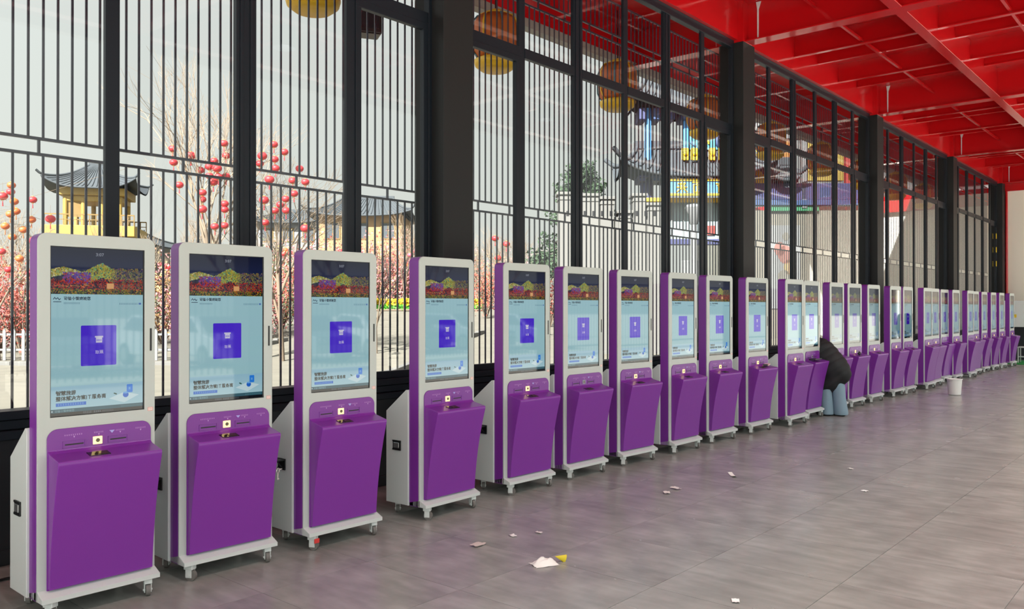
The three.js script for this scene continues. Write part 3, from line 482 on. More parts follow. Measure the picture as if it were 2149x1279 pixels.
// ---------------------------------------------------------------- outside, behind the windows
const YAW = 0.7108 - Math.PI / 2;                        // things that face the hall's near end
const rise = (x, z) => Math.min(3, Math.max(0, (x * 0.7579 - z * 0.6524 - 24) * 0.0625)) * Math.min(1, Math.max(0, (-7 - z) / 4));
const along = (d, c) => [d * 0.7579 + c * 0.6524, -d * 0.6524 + c * 0.7579];   // metres ahead of and to the right of the near end -> x, z
const O = {
  paving: paint([1, 1, 1], 0.85, { map: dataTexture(256, (u, v) => { const k = 98 + 22 * tiled(u * 6, v * 6, 6, 2, 4); return [k * 1.04, k, k * 0.88]; }, true) }),
  forecourt: paint([1, 1, 1], 0.85, { map: dataTexture(256, (u, v) => { const k = 204 + 20 * tiled(u * 6, v * 6, 6, 5, 4); return [k * 1.02, k, k * 0.94]; }, true) }),
  stone: paint([0.12, 0.118, 0.108], 0.8), pale: paint([0.14, 0.144, 0.144], 0.7), beige: paint([0.125, 0.115, 0.092], 0.85), tan: paint([0.245, 0.15, 0.068], 0.85), grey: paint([0.15, 0.156, 0.163], 0.85),
  tile: paint([0.06, 0.068, 0.074], 0.95, { specularIntensity: 0.15 }), ochre: paint([0.245, 0.16, 0.024], 0.6), ochreDark: paint([0.15, 0.088, 0.014], 0.7), blue: paint([0.024, 0.051, 0.129], 0.6), blueBright: paint([0.06, 0.22, 0.48], 0.55), teal: paint([0.041, 0.177, 0.224], 0.6),
  orange: paint([0.422, 0.102, 0.014], 0.6), gold: paint([0.70, 0.42, 0.02], 0.45), green: paint([0.02, 0.15, 0.061], 0.6), violet: paint([0.03, 0.035, 0.10], 0.6), redPaint: paint([0.306, 0.027, 0.02], 0.6), sky: paint([0.224, 0.292, 0.306], 0.35),
  bark: paint([0.136, 0.102, 0.068], 0.9), twig: paint([0.224, 0.17, 0.116], 0.9), darkBark: paint([0.048, 0.037, 0.031], 0.9),
  lantern: paint([0.422, 0.015, 0.02], 0.55), lanternOrange: paint([0.449, 0.088, 0.014], 0.55), pinkLantern: paint([0.408, 0.068, 0.095], 0.6), needle: paint([0.031, 0.058, 0.027], 0.8, { side: THREE.DoubleSide }), leaf: paint([0.068, 0.095, 0.034], 0.8, { side: THREE.DoubleSide }),
  pink: paint([0.42, 0.15, 0.15], 0.8, { side: THREE.DoubleSide }), scarlet: paint([0.40, 0.075, 0.05], 0.8, { side: THREE.DoubleSide }), amber: paint([0.36, 0.22, 0.09], 0.8, { side: THREE.DoubleSide }), bloomYellow: paint([0.51, 0.354, 0.007], 0.7, { side: THREE.DoubleSide }), bloomGreen: paint([0.068, 0.286, 0.02], 0.7, { side: THREE.DoubleSide })
};
{
  const g = new THREE.PlaneGeometry(260, 160, 65, 60).rotateX(-Math.PI / 2).translate(60, 0, -86.1), p = g.attributes.position, uv = g.attributes.uv;
  for (let i = 0; i < p.count; i++) { uv.setXY(i, p.getX(i) / 4, p.getZ(i) / 4); p.setY(i, rise(p.getX(i), p.getZ(i)) - 0.03); }
  g.computeVertexNormals(); structure(mesh('ground_back', g, O.paving));
  const f = box(-110, 170, -0.3, -0.02, FRONT, 120); for (let i = 0; i < f.attributes.uv.count; i++) f.attributes.uv.setXY(i, f.attributes.position.getX(i) / 4, f.attributes.position.getZ(i) / 4);
  structure(mesh('ground_front', f, O.forecourt));
  const w = box(-110, WEST, -0.3, -0.02, -6.1, FRONT); for (let i = 0; i < w.attributes.uv.count; i++) w.attributes.uv.setXY(i, w.attributes.position.getX(i) / 4, w.attributes.position.getZ(i) / 4);
  structure(mesh('ground_side', w, O.forecourt));
  const k = room('kerb'); let n = 0;
  for (const [d0, c0, d1, c1] of [[23.6, -16, 23.6, -9.6], [23.6, -9.6, 31, -8.4], [17, -3.2, 27, -2.6], [27, -2.6, 34, -1.2]]) {
    const len = Math.hypot(d1 - d0, c1 - c0), m = Math.ceil(len / 1.0), t = Math.atan2(c1 - c0, d1 - d0);
    for (let i = 0; i < m; i++) { const u = (i + 0.5) / m, [x, z] = along(d0 + (d1 - d0) * u, c0 + (c1 - c0) * u), q = mesh('kerb_stone', rbox(-len / m / 2 + 0.005, len / m / 2 - 0.005, -0.05, 0.12, -0.09, 0.09, 0.015, 1), O.stone, k); q.position.set(x, rise(x, z), z); q.rotation.y = YAW + Math.PI / 2 - t; }
  }
}
// a curved roof with upturned corners: half width a, half depth b, ridge half length r, heights eave / ridge / corner lift
function curvedRoof(a, b, r, y0, y1, lift, n = 14) {
  const P = [], row = (t) => { const pts = [], x = a + (r - a) * t, z = b * (1 - t), y = y0 + (y1 - y0) * (t * 0.62 + t * t * 0.38); for (let i = 0; i <= n; i++) { const u = i / n * 2 - 1; pts.push([u * x, y + lift * Math.pow(Math.abs(u), 3.2) * (1 - t) ** 2, z, u]); } return pts; };
  const rowS = (t) => { const pts = [], x = a + (r - a) * t, z = b * (1 - t), y = y0 + (y1 - y0) * (t * 0.62 + t * t * 0.38); for (let i = 0; i <= n; i++) { const u = i / n * 2 - 1; pts.push([x, y + lift * Math.pow(Math.abs(u), 3.2) * (1 - t) ** 2, u * z]); } return pts; };
  const quad = (A, B, C, D) => P.push(...A.slice(0, 3), ...B.slice(0, 3), ...C.slice(0, 3), ...A.slice(0, 3), ...C.slice(0, 3), ...D.slice(0, 3));
  for (let k = 0; k < 8; k++) for (const [f, fx, fz] of [[row, 1, 1], [row, -1, -1], [rowS, 1, 1], [rowS, -1, -1]]) { const A = f(k / 8), B = f((k + 1) / 8); for (let i = 0; i < n; i++) { const m = (q) => [q[0] * fx, q[1], q[2] * fz], v = [m(A[i]), m(A[i + 1]), m(B[i + 1]), m(B[i])]; f === row ? quad(...v) : quad(v[1], v[0], v[3], v[2]); } }
  const g = new THREE.BufferGeometry(); g.setAttribute('position', new THREE.Float32BufferAttribute(P, 3)); g.setAttribute('uv', new THREE.Float32BufferAttribute(new Float32Array(P.length / 3 * 2), 2)); g.computeVertexNormals();
  const under = g.clone().translate(0, -0.12, 0); const ix = under.attributes.position; for (let i = 0; i < ix.count; i += 3) { const t = [ix.getX(i), ix.getY(i), ix.getZ(i)]; ix.setXYZ(i, ix.getX(i + 1), ix.getY(i + 1), ix.getZ(i + 1)); ix.setXYZ(i + 1, ...t); } under.computeVertexNormals();
  const ridges = [], edge = [], m = Math.max(10, Math.round(a / 0.16));
  for (const s of [1, -1]) {
    for (let i = 0; i <= m; i++) { const u = i / m * 2 - 1, pts = []; for (let k = 0; k <= 6; k++) { const t = k / 6; pts.push(V(u * (a + (r - a) * t), y0 + (y1 - y0) * (t * 0.62 + t * t * 0.38) + lift * Math.pow(Math.abs(u), 3.2) * (1 - t) ** 2 + 0.02, s * b * (1 - t))); } ridges.push(new THREE.TubeGeometry(new THREE.CatmullRomCurve3(pts), 6, 0.045, 4)); }
    const e = []; for (let i = 0; i <= n; i++) { const u = i / n * 2 - 1; e.push(V(u * a, y0 - 0.05 + lift * Math.pow(Math.abs(u), 3.2), s * b)); } edge.push(new THREE.TubeGeometry(new THREE.CatmullRomCurve3(e), 24, 0.07, 5));
    for (const q of [1, -1]) { const c = []; for (let k = 0; k <= 8; k++) { const t = k / 8; c.push(V(q * (a + (r - a) * t), y0 + (y1 - y0) * (t * 0.62 + t * t * 0.38) + lift * (1 - t) ** 2 + 0.05, s * b * (1 - t))); } c.unshift(V(q * (a + 0.25), y0 + lift + 0.28, s * (b + 0.2))); edge.push(new THREE.TubeGeometry(new THREE.CatmullRomCurve3(c), 16, 0.09, 5)); }
  }
  return { skin: [g, under], ridges, edge: [...edge, rbox(-r - 0.1, r + 0.1, y1 - 0.05, y1 + 0.25, -0.1, 0.1, 0.03, 1)] };
}
function roofParts(parent, a, b, r, y0, y1, lift, [x, y, z] = [0, 0, 0], matA = O.tile, matB = O.tile) {
  const q = curvedRoof(a, b, r, y0, y1, lift), m = mesh('roof', q.skin, matA, parent); m.position.set(x, y, z);
  mesh('tile_rows', q.ridges, matB, m).userData.kind = 'stuff'; mesh('ridge', q.edge, matA, m); return m;
}
{ // the ochre watch tower
  const [x, z] = along(60, -29.85), t = thing('pagoda_tower', 'ochre wooden watch tower with a grey upturned tiled roof', 'tower', [x, 0, z], YAW + 0.25);
  roofParts(t, 3.0, 2.6, 0.5, 10.0, 11.9, 0.75);
  mesh('roof_frame', [rbox(-2.2, 2.2, 9.5, 10.05, -1.9, 1.9, 0.05), rbox(-1.9, 1.9, 9.1, 9.5, -1.6, 1.6, 0.05)], O.ochre, t);
  for (const a of [-1.75, -0.6, 0.6, 1.75]) for (const b of [-1.5, 1.5]) mesh('post', new THREE.CylinderGeometry(0.16, 0.16, 2.1, 10).translate(a, 8.3, b), O.ochre, t);
  mesh('deck', [rbox(-2.9, 2.9, 6.6, 7.35, -2.5, 2.5, 0.05), rbox(-2.4, 2.4, 6.2, 6.6, -2.0, 2.0, 0.05)], O.ochre, t);
  const rail = []; for (const b of [-2.4, 2.4]) { rail.push(box(-2.85, 2.85, 8.05, 8.13, b - 0.04, b + 0.04), box(-2.85, 2.85, 7.7, 7.75, b - 0.03, b + 0.03)); for (let i = 0; i <= 14; i++) rail.push(box(-2.85 + i * 0.407 - 0.03, -2.85 + i * 0.407 + 0.03, 7.35, 8.1, b - 0.03, b + 0.03)); }
  mesh('railing', rail, O.ochreDark, t); mesh('window_screen', [box(-1.7, -0.75, 8.0, 9.0, 1.45, 1.5), box(0.75, 1.7, 8.5, 9.1, 1.45, 1.5)], O.ochreDark, t);
  for (const a of [-1.3, 1.3]) for (const b of [-1.2, 1.2]) mesh('leg', rbox(a - 0.5, a + 0.5, 1.5, 6.3, b - 0.5, b + 0.5, 0.03), O.ochre, t);
}
function gabled(name, label, d, c, w, dep, h, roofH, wallMat, pos) {
  const [x, z] = along(d, c), t = thing(name, label, 'building', [x, rise(x, z), z], YAW);
  mesh('wall', box(-w / 2, w / 2, 0, h, -dep / 2, dep / 2), wallMat, t);
  roofParts(t, w / 2 + 0.9, dep / 2 + 0.9, w / 2 - 1.2, h - 0.1, h + roofH, 0.45);
  const n = Math.max(2, Math.round(w / 2.4)); for (let i = 0; i < n; i++) { const a = -w / 2 + (i + 0.5) * w / n, f = mesh('window', rbox(a - 0.6, a + 0.6, h - 2.0, h - 0.6, dep / 2 - 0.05, dep / 2 + 0.06, 0.02), O.ochreDark, t); mesh('shutter', [box(a - 0.5, a - 0.03, h - 1.9, h - 0.7, dep / 2 + 0.02, dep / 2 + 0.08), box(a + 0.03, a + 0.5, h - 1.9, h - 0.7, dep / 2 + 0.02, dep / 2 + 0.08)], O.tile, f); }
  return t;
}
gabled('hall_building', 'grey hall with a low grey tiled roof beyond the lantern trees', 84, -21.8, 6.0, 6, 7.0, 1.3, O.grey);
gabled('hall_building', 'tan hall under a larger grey roof with upturned corners, beyond the flower bed', 70, -12.1, 6.6, 7, 6.2, 1.7, O.tan);
gabled('hall_building', 'small pale hall half hidden behind the watch tower', 75, -36, 8, 6, 4.2, 1.2, O.beige);

// bare trees
const holds = [];
const ONES = ['', 'first', 'second', 'third', 'fourth', 'fifth', 'sixth', 'seventh', 'eighth', 'ninth', 'tenth', 'eleventh', 'twelfth', 'thirteenth', 'fourteenth', 'fifteenth', 'sixteenth', 'seventeenth', 'eighteenth', 'nineteenth'], TENS = ['', '', 'twent', 'thirt', 'fort', 'fift', 'sixt', 'sevent', 'eight', 'ninet'];
const nth = (n) => n < 20 ? ONES[n] : n % 10 ? TENS[Math.floor(n / 10)] + 'y-' + ONES[n % 10] : TENS[n / 10] + 'ieth';
function bareTree(height, spread, depthN, twigMat, name, label, group, droop = 0) {
  const t = new THREE.Group(), trunk = [], twigs = [], ends = []; t.name = name;
  (function grow(a, dir, len, r, k) {
    const b = a.clone().addScaledVector(dir, len); (k < 2 ? trunk : twigs).push(rod(a, b, r, r * 0.68, k < 2 ? 7 : 3));
    if (k > 1) ends.push(b);
    if (k >= depthN) return;
    const n = k === 0 ? 4 : k < 3 ? 3 : 2 + (rnd() < 0.5 ? 1 : 0);
    for (let i = 0; i < n; i++) { const q = dir.clone().add(V(rr(-1, 1) * spread, rr(-0.15, 0.55) - droop * k * 0.12, rr(-1, 1) * spread)).normalize(); grow(i === 0 ? b : a.clone().lerp(b, rr(0.55, 1)), q, len * rr(0.66, 0.86), Math.max(0.0045, r * 0.58), k + 1); }
  })(V(0, 0, 0), V(rr(-0.1, 0.1), 1, rr(-0.1, 0.1)).normalize(), height * 0.27, height * 0.0115, 0);
  mesh('trunk', trunk, O.bark, t); mesh('twigs', twigs, twigMat, t); t.ends = ends; tag(t, label, 'tree', group); return t;
}
{
  const place = (t, d, c, turn = 0, k = 1, ends) => { const [x, z] = along(d, c); t.name = numbered(t.name.replace(/_\d+$/, '')); scene.add(t); t.position.set(x, rise(x, z) - 0.05, z); t.rotation.y = turn; t.scale.setScalar(k); t.updateMatrixWorld(); holds.push({ t, far: d > 40, ends: (ends ?? t.ends).map((q) => q.clone().applyMatrix4(t.matrixWorld)) }); return t; };
  place(bareTree(9.4, 0.62, 6, O.twig, 'bare_tree', 'tall bare tree hung with red lanterns, tallest in the windows', undefined, 0.3), 24, -8.55);
  place(bareTree(7.4, 0.7, 6, O.twig, 'bare_tree', 'bare tree hung with red lanterns to the right of the tallest one', undefined, 0.2), 25, -6.9, 1);
  place(bareTree(5.2, 0.7, 6, O.twig, 'bare_tree', 'bare tree with red and orange lanterns at the edge of the first window', undefined, 0.2), 25, -15.4, 2);
  place(bareTree(4.3, 0.5, 5, O.darkBark, 'bare_tree', 'slim young bare tree in front of the tan hall'), 27, -4.4, 0.4);
  place(bareTree(4.0, 0.5, 5, O.twig, 'bare_tree', 'slim young bare tree left of the evergreen'), 30, -0.4, 0.9);
  const far = [bareTree(8, 0.5, 5, O.twig, 'bare_tree', 'pale bare tree in the distant belt of trees', 'bare trees in the distance', 0.1), bareTree(7, 0.55, 5, O.twig, 'bare_tree', 'pale bare tree in the distant belt of trees', 'bare trees in the distance', 0)];
  for (let i = 0; i < 30; i++) { const d = rr(45, 56), c = (-0.68 + i / 29 * 0.72) * d + rr(-0.4, 0.4), t = place(i < 2 ? far[i] : far[i % 2].clone(), d, c, rr(0, 6), rr(0.6, 0.95), far[i % 2].ends); t.userData.label = `pale bare tree, ${nth(i + 1)} from the left in the distant belt of trees`; }
  // trees across the forecourt in front
  const front = bareTree(9, 0.6, 5, O.darkBark, 'bare_tree', 'dark bare tree across the front forecourt', 'bare trees across the front forecourt', 0);
  [[2, 21], [9, 24], [15, 20], [23, 23], [31, 21]].forEach(([x, z], i) => { const t = i ? front.clone() : front; t.name = numbered('bare_tree'); scene.add(t); t.position.set(x, -0.05, z); t.rotation.y = i * 1.7; t.userData.label = `dark bare tree, ${nth(i + 1)} along the front forecourt from the near end`; });
}
// leaf clouds: many small leaves on a form given by a function
function leaves(n, size, at) {
  const P = new Float32Array(n * 9), N = new Float32Array(n * 9), a = new THREE.Vector3(), u = new THREE.Vector3(), w = new THREE.Vector3(), nn = new THREE.Vector3();
  for (let i = 0; i < n; i++) { at(a, i); u.set(rr(-1, 1), rr(-1, 1), rr(-1, 1)).normalize(); w.set(rr(-1, 1), rr(-1, 1), rr(-1, 1)).cross(u).normalize(); nn.crossVectors(u, w); const s = size * rr(0.6, 1.3); [[-0.5, 0], [0.5, 0], [0, 1]].forEach(([p, q], k) => { const o = i * 9 + k * 3; P[o] = a.x + (u.x * p + w.x * q) * s; P[o + 1] = a.y + (u.y * p + w.y * q) * s; P[o + 2] = a.z + (u.z * p + w.z * q) * s; N[o] = nn.x; N[o + 1] = nn.y; N[o + 2] = nn.z; }); }
  const g = new THREE.BufferGeometry(); g.setAttribute('position', new THREE.BufferAttribute(P, 3)); g.setAttribute('normal', new THREE.BufferAttribute(N, 3)); g.setAttribute('uv', new THREE.BufferAttribute(new Float32Array(n * 6), 2)); return g;
}
{ // evergreen
  const [x, z] = along(35, 2.85), t = thing('evergreen_tree', 'dark green evergreen tree rising behind the white stone piers', 'tree', [x, rise(x, z), z]);
  mesh('trunk', rod(V(0, 0, 0), V(0.1, 6.6, 0), 0.16, 0.03, 8), O.darkBark, t);
  const boughs = []; for (let i = 0; i < 46; i++) { const h = rr(2.2, 6.6), r = (7.1 - h) * 0.40 + 0.25, q = rr(0, 6.28); boughs.push([V(0, h - 0.3, 0), V(Math.cos(q) * r, h + rr(-0.1, 0.4), Math.sin(q) * r)]); }
  mesh('boughs', boughs.map(([a, b]) => rod(a, b, 0.035, 0.01, 3)), O.darkBark, t);
  mesh('needles', leaves(9000, 0.13, (a, i) => { const [p, q] = boughs[i % 46], k = rr(0.3, 1.05); a.lerpVectors(p, q, k); a.x += rr(-0.28, 0.28); a.y += rr(-0.22, 0.3); a.z += rr(-0.28, 0.28); }), O.needle, t).userData.kind = 'stuff';
}
{ // blossom shrubs and clipped hedges
  const make = (mat, label) => { const t = new THREE.Group(), stems = [], tips = []; t.name = 'blossom_shrub'; for (let i = 0; i < 14; i++) { const q = rr(0, 6.28), b = V(Math.cos(q) * rr(0.2, 1.1), rr(1.0, 2.3), Math.sin(q) * rr(0.2, 1.1)); stems.push(rod(V(0, 0, 0), b, 0.03, 0.01, 3)); tips.push(b); } mesh('stems', stems, O.bark, t); mesh('blossoms', leaves(1000, 0.075, (a, i) => { a.copy(tips[i % 14]).multiplyScalar(rr(0.35, 1.2)); a.x += rr(-0.42, 0.42); a.y += rr(-0.35, 0.4); a.z += rr(-0.42, 0.42); }), mat, t).userData.kind = 'stuff'; return tag(t, label, 'shrub', label); };
  const k = [make(O.pink, 'pink flowering shrub in the garden beyond the windows'), make(O.scarlet, 'red flowering shrub in the garden beyond the windows'), make(O.amber, 'amber leaved shrub in the garden beyond the windows'), make(O.leaf, 'dull green shrub in the garden beyond the windows')], used = [0, 0, 0, 0];
  const spots = [[27, -16.6, 0, 1.2], [26.5, -15.6, 1, 1.1], [28, -15.4, 2, 1.3], [27, -14.4, 0, 1.0], [27.5, -17.4, 1, 1.3], [29, -13.6, 3, 1.2], [30, -12.6, 2, 1.2], [32, -12.8, 0, 1.1], [30, -11.6, 0, 1.2], [31, -10.9, 1, 1.3], [33, -10.6, 0, 1.2], [30, -10.3, 2, 1.0], [35, -10.8, 3, 1.4], [32, -9.6, 0, 1.2], [34, -9.4, 1, 1.3], [36, -8.9, 0, 1.4], [35, -8.3, 2, 1.2], [38, -8.4, 0, 1.3], [33, -8.2, 3, 1.0], [51, -9.6, 0, 1.6], [51, -8.2, 0, 1.7], [52, -7.4, 1, 1.6], [51, -6.4, 0, 1.6], [52, -5.4, 0, 1.4], [50, -10.6, 1, 1.6], [48, -10, 0, 1.6], [52, -3.2, 0, 1.3], [50, -1.4, 2, 1.3], [42, -1.3, 1, 1.1], [44, 0.2, 0, 1.2], [37, 1.7, 1, 1.0], [36, 3.2, 2, 1.0], [29, -17.2, 3, 1.1], [31, -16.2, 3, 1.3], [40, -12, 3, 1.5], [42, -10.6, 2, 1.5]];
  spots.sort((p, q) => p[1] / p[0] - q[1] / q[0]);
  for (const [d, c, i, sc] of spots) { const label = `${['pink', 'red', 'amber', 'dull green'][i]} shrub, ${nth(used[i] + 1)} of its colour from the left in the garden`, t = used[i]++ ? k[i].clone() : k[i], [x, z] = along(d, c); t.name = numbered('blossom_shrub'); scene.add(t); t.userData = { label, category: 'shrub', group: 'shrubs in the garden' }; t.position.set(x, rise(x, z) - 0.05, z); t.rotation.y = d * 7; t.scale.setScalar(sc); }
  const [bx, bz] = along(48, -4.8), bed = thing('flower_bed', 'long flower bed of bright yellow blooms over fresh green leaves', 'flower bed', [bx, rise(bx, bz) - 0.05, bz], YAW);
  mesh('soil', rbox(-3.2, 3.2, 0, 0.12, -0.5, 0.5, 0.04), O.bark, bed); mesh('green_leaves', leaves(5200, 0.13, (a) => a.set(rr(-3.2, 3.2), rr(0.08, 0.36), rr(-0.5, 0.5))), O.bloomGreen, bed).userData.kind = 'stuff'; mesh('yellow_blooms', leaves(5200, 0.12, (a) => a.set(rr(-3.2, 3.2), rr(0.36, 0.66), rr(-0.5, 0.5))), O.bloomYellow, bed).userData.kind = 'stuff';
}
{ // white picket fence
  const [x, z] = along(25, -12.8), t = thing('picket_fence', 'low white picket fence along the garden kerb', 'fence', [x, rise(x, z), z], YAW);
  for (const y of [0.32, 0.78]) mesh('rail', box(-3.6, 3.6, y - 0.03, y + 0.03, -0.02, 0.02), O.pale, t);
  const g = slab(shape([[-0.045, 0], [0.045, 0], [0.045, 0.88], [0, 0.96], [-0.045, 0.88]]), 0.02, 0.045); for (let i = 0; i <= 25; i++) mesh('picket', g, O.pale, t).position.x = -3.55 + i * 0.284;
}
{ // white stone piers and wall
  const [x, z] = along(27, 0), t = thing('stone_wall', 'pale stone wall with tall capped piers beside the painted gate', 'wall', [x, rise(x, z) - 0.1, z], YAW);
  mesh('wall', box(1.55, 4.9, 0, 4.5, -0.5, 0), O.stone, t);
  for (const [a, b, h] of [[1.5, 2.05, 5.2], [2.25, 2.8, 5.15], [2.86, 3.3, 5.05], [3.45, 3.85, 4.6], [3.92, 4.32, 5.15], [4.38, 4.88, 4.85]]) { const p = mesh('pier', rbox(a, b, 0, h, -0.6, 0.12, 0.02, 1), O.stone, t); mesh('cap', [rbox(a - 0.06, b + 0.06, h, h + 0.1, -0.66, 0.18, 0.02, 1), rbox(a - 0.02, b + 0.02, h - 0.16, h - 0.08, -0.62, 0.15, 0.01, 1)], O.stone, p); }
  for (let i = 0; i < 11; i++) mesh('opening', box(1.75 + i * 0.28, 1.84 + i * 0.28, 4.52, 4.68, 0.0, 0.13), M.black, t);
}
{ // the painted gate
  const [x, z] = along(30, 0), t = thing('gate', 'painted ceremonial gate with blue beams, gold lettering and two grey tiled roofs', 'gate', [x, 0, z], YAW);
  roofParts(t, 2.75, 1.05, 2.0, 6.3, 7.4, 0.6, [6.5, 0, 0]); roofParts(t, 2.2, 1.05, 1.5, 8.7, 10.1, 0.6, [6.4, 0, 0]); roofParts(t, 0.42, 0.35, 0.2, 6.2, 6.75, 0.15, [9.7, 0, 0.35]);
  for (const a of [4.85, 8.3]) { mesh('column', new THREE.CylinderGeometry(0.24, 0.24, 6.2, 20).translate(a, 3.1, 0), a < 5 ? O.violet : O.blue, t); mesh('plinth_stone', [rbox(a - 0.42, a + 0.42, 0, 1.2, -0.42, 0.42, 0.05), rbox(a - 0.3, a + 0.3, 1.2, 5.0, -0.3, 0.3, 0.05)], O.pale, t); }
  for (const a of [4.85, 6.2, 8.3]) mesh('upper_post', new THREE.CylinderGeometry(0.12, 0.12, 1.9, 14).translate(a, 7.8, 0.3), O.blueBright, t);
  for (let i = 0; i < 9; i++) mesh('bracket', [rbox(4.5 + i * 0.48, 4.74 + i * 0.48, 6.12, 6.34, -0.5, 0.6, 0.03, 1), rbox(4.44 + i * 0.48, 4.8 + i * 0.48, 6.24, 6.3, 0.3, 0.7, 0.02, 1)], i % 2 ? O.blue : O.violet, t);
  for (let i = 0; i < 8; i++) mesh('upper_bracket', [rbox(4.5 + i * 0.5, 4.76 + i * 0.5, 8.3, 8.72, -0.4, 0.6, 0.03, 1)], i % 2 ? O.blue : O.violet, t);
  const sign = mesh('signboard', rbox(5.3, 8.1, 5.62, 6.12, 0.8, 0.92, 0.02, 1), O.blueBright, t);
  mesh('sign_border', [box(5.3, 8.1, 6.07, 6.15, 0.8, 0.96), box(5.3, 8.1, 5.56, 5.64, 0.8, 0.96), box(5.26, 5.34, 5.58, 6.13, 0.8, 0.96), box(8.06, 8.14, 5.58, 6.13, 0.8, 0.96)], O.gold, sign);
  const strokes = (ch, px, py, s) => { const g = []; for (const line of GLYPH[ch].split(',')) for (let k = 0; k + 3 < line.length; k += 2) { const P = (i) => V(px + (+line[i] + 0.5) / 10 * s, py - (+line[i + 1] + 0.5) / 10 * s, 0.93), a = P(k), b = P(k + 2); g.push(rod(a, b, s * 0.065, s * 0.065, 5)); } return g; };
  [['来', 5.72], ['面', 6.28], ['夜', 7.1]].forEach(([ch, a]) => mesh('letter', strokes(ch, a, 6.08, 0.42), O.gold, sign));
  mesh('gold_beam', [rbox(4.6, 8.6, 5.42, 5.56, -0.2, 0.4, 0.02, 1)], O.gold, t);
  mesh('lower_beam', rbox(4.6, 8.6, 3.9, 4.1, -0.15, 0.25, 0.02, 1), O.violet, t); mesh('inner_panel', box(5.1, 8.1, 4.1, 5.42, -0.1, 0.0), O.sky, t); mesh('red_plaque', rbox(7.02, 7.3, 4.25, 4.6, 0.0, 0.06, 0.02, 1), O.redPaint, t);
  for (let i = 0; i < 7; i++) mesh('muntin', box(5.3 + i * 0.42, 5.34 + i * 0.42, 4.1, 5.42, -0.0, 0.05), O.pale, t);
  mesh('mural', [rbox(6.35, 8.15, 8.15, 8.65, 0.1, 0.2, 0.02, 1)], O.orange, t); mesh('mural_lower', rbox(6.35, 8.15, 7.3, 8.15, 0.1, 0.19, 0.02, 1), O.teal, t);
  for (const [a, b, r, m] of [[6.6, 7.7, 0.22, O.blueBright], [7.1, 7.95, 0.2, O.pale], [7.6, 7.6, 0.26, O.blue], [6.9, 7.5, 0.15, O.gold], [7.9, 7.9, 0.18, O.pale]]) mesh('scroll', new THREE.TorusGeometry(r, r * 0.3, 8, 20, 4.6).translate(a, b, 0.2), m, t);
  for (let i = 0; i < 5; i++) mesh('gold_carving', [rbox(6.0 + i * 0.32, 6.24 + i * 0.32, 6.85, 7.3, 0.5, 0.62, 0.04, 1), new THREE.SphereGeometry(0.09, 10, 8).translate(6.12 + i * 0.32, 7.08, 0.62)], O.gold, t);
  // the wing that runs on past the second column
  mesh('wing_wall', rbox(8.3, 13.2, 0, 5.15, -0.3, 0.1, 0.02, 1), O.beige, t);
  mesh('wing_beam', [rbox(8.5, 13.2, 5.5, 6.1, -0.1, 0.25, 0.03, 1)], O.violet, t); mesh('wing_blue_beam', rbox(8.5, 12.4, 5.3, 5.5, -0.1, 0.3, 0.02, 1), O.blue, t); mesh('green_band', rbox(9.2, 11.0, 5.1, 5.32, 0.1, 0.22, 0.02, 1), O.green, t);
  mesh('wing_panel', rbox(8.75, 9.3, 6.1, 8.0, -0.1, 0.1, 0.02, 1), O.gold, t); mesh('wing_blue_panel', rbox(8.4, 8.75, 6.1, 8.2, -0.1, 0.14, 0.02, 1), O.blueBright, t); mesh('orange_panel', rbox(9.35, 10.2, 6.85, 7.75, -0.1, 0.1, 0.02, 1), O.orange, t); mesh('upper_beam', rbox(8.4, 13.2, 7.7, 8.3, -0.1, 0.2, 0.02, 1), O.pale, t); mesh('ochre_panel', rbox(10.6, 11.9, 6.2, 7.6, -0.1, 0.12, 0.02, 1), O.ochre, t); mesh('white_post', rbox(10.35, 10.55, 5.2, 7.7, 0, 0.25, 0.02, 1), O.pale, t); mesh('red_panel', rbox(12.0, 13.2, 6.1, 7.6, -0.1, 0.1, 0.02, 1), O.redPaint, t);
  // plain painted figure on the wing wall
  const fig = mesh('painted_panel', rbox(9.25, 10.35, 1.6, 4.6, 0.1, 0.13, 0.01, 1), O.pale, t), soft = paint([0.20, 0.075, 0.06], 0.8), ring = (x, y, r, m) => mesh('painted_patch', new THREE.CylinderGeometry(r, r, 0.012, 24).rotateX(Math.PI / 2).scale(1, 1.25, 1).translate(x, y, 0.136), m, fig);
  ring(9.82, 4.2, 0.12, O.beige); ring(9.6, 3.75, 0.2, soft); ring(9.8, 3.55, 0.26, soft); ring(9.95, 3.1, 0.22, O.tan); ring(9.75, 2.7, 0.24, O.beige); ring(9.85, 2.2, 0.2, soft);
}
{ // white lamp post by the gate
  const [x, z] = along(22, 4.8), t = thing('lamp_post', 'white lamp post with a flared head in front of the gate', 'lamp post', [x, 0, z]);
  mesh('pole', new THREE.CylinderGeometry(0.09, 0.11, 3.9, 14).translate(0, 1.95, 0), O.pale, t); mesh('shade', new THREE.LatheGeometry([[0, 4.4], [0.2, 4.36], [0.24, 4.28], [0.14, 4.12], [0.1, 3.85], [0, 3.85]].map((p) => new THREE.Vector2(...p)), 18), O.pale, t); mesh('notice', rbox(-0.3, 0.3, 2.3, 2.9, -0.16, -0.1, 0.02, 1).rotateY(YAW), O.pale, t);
}
{ // wing of the building beyond the end wall
  const a = room('wall_annex'); mesh('plaster', box(EAST + 0.3, EAST + 0.6, 0, 5.2, -18, BACK - 0.1), M.wall, a); mesh('red_eave', box(EAST + 0.1, EAST + 0.8, 5.2, 5.8, -18, BACK - 0.1), M.red, a);
}
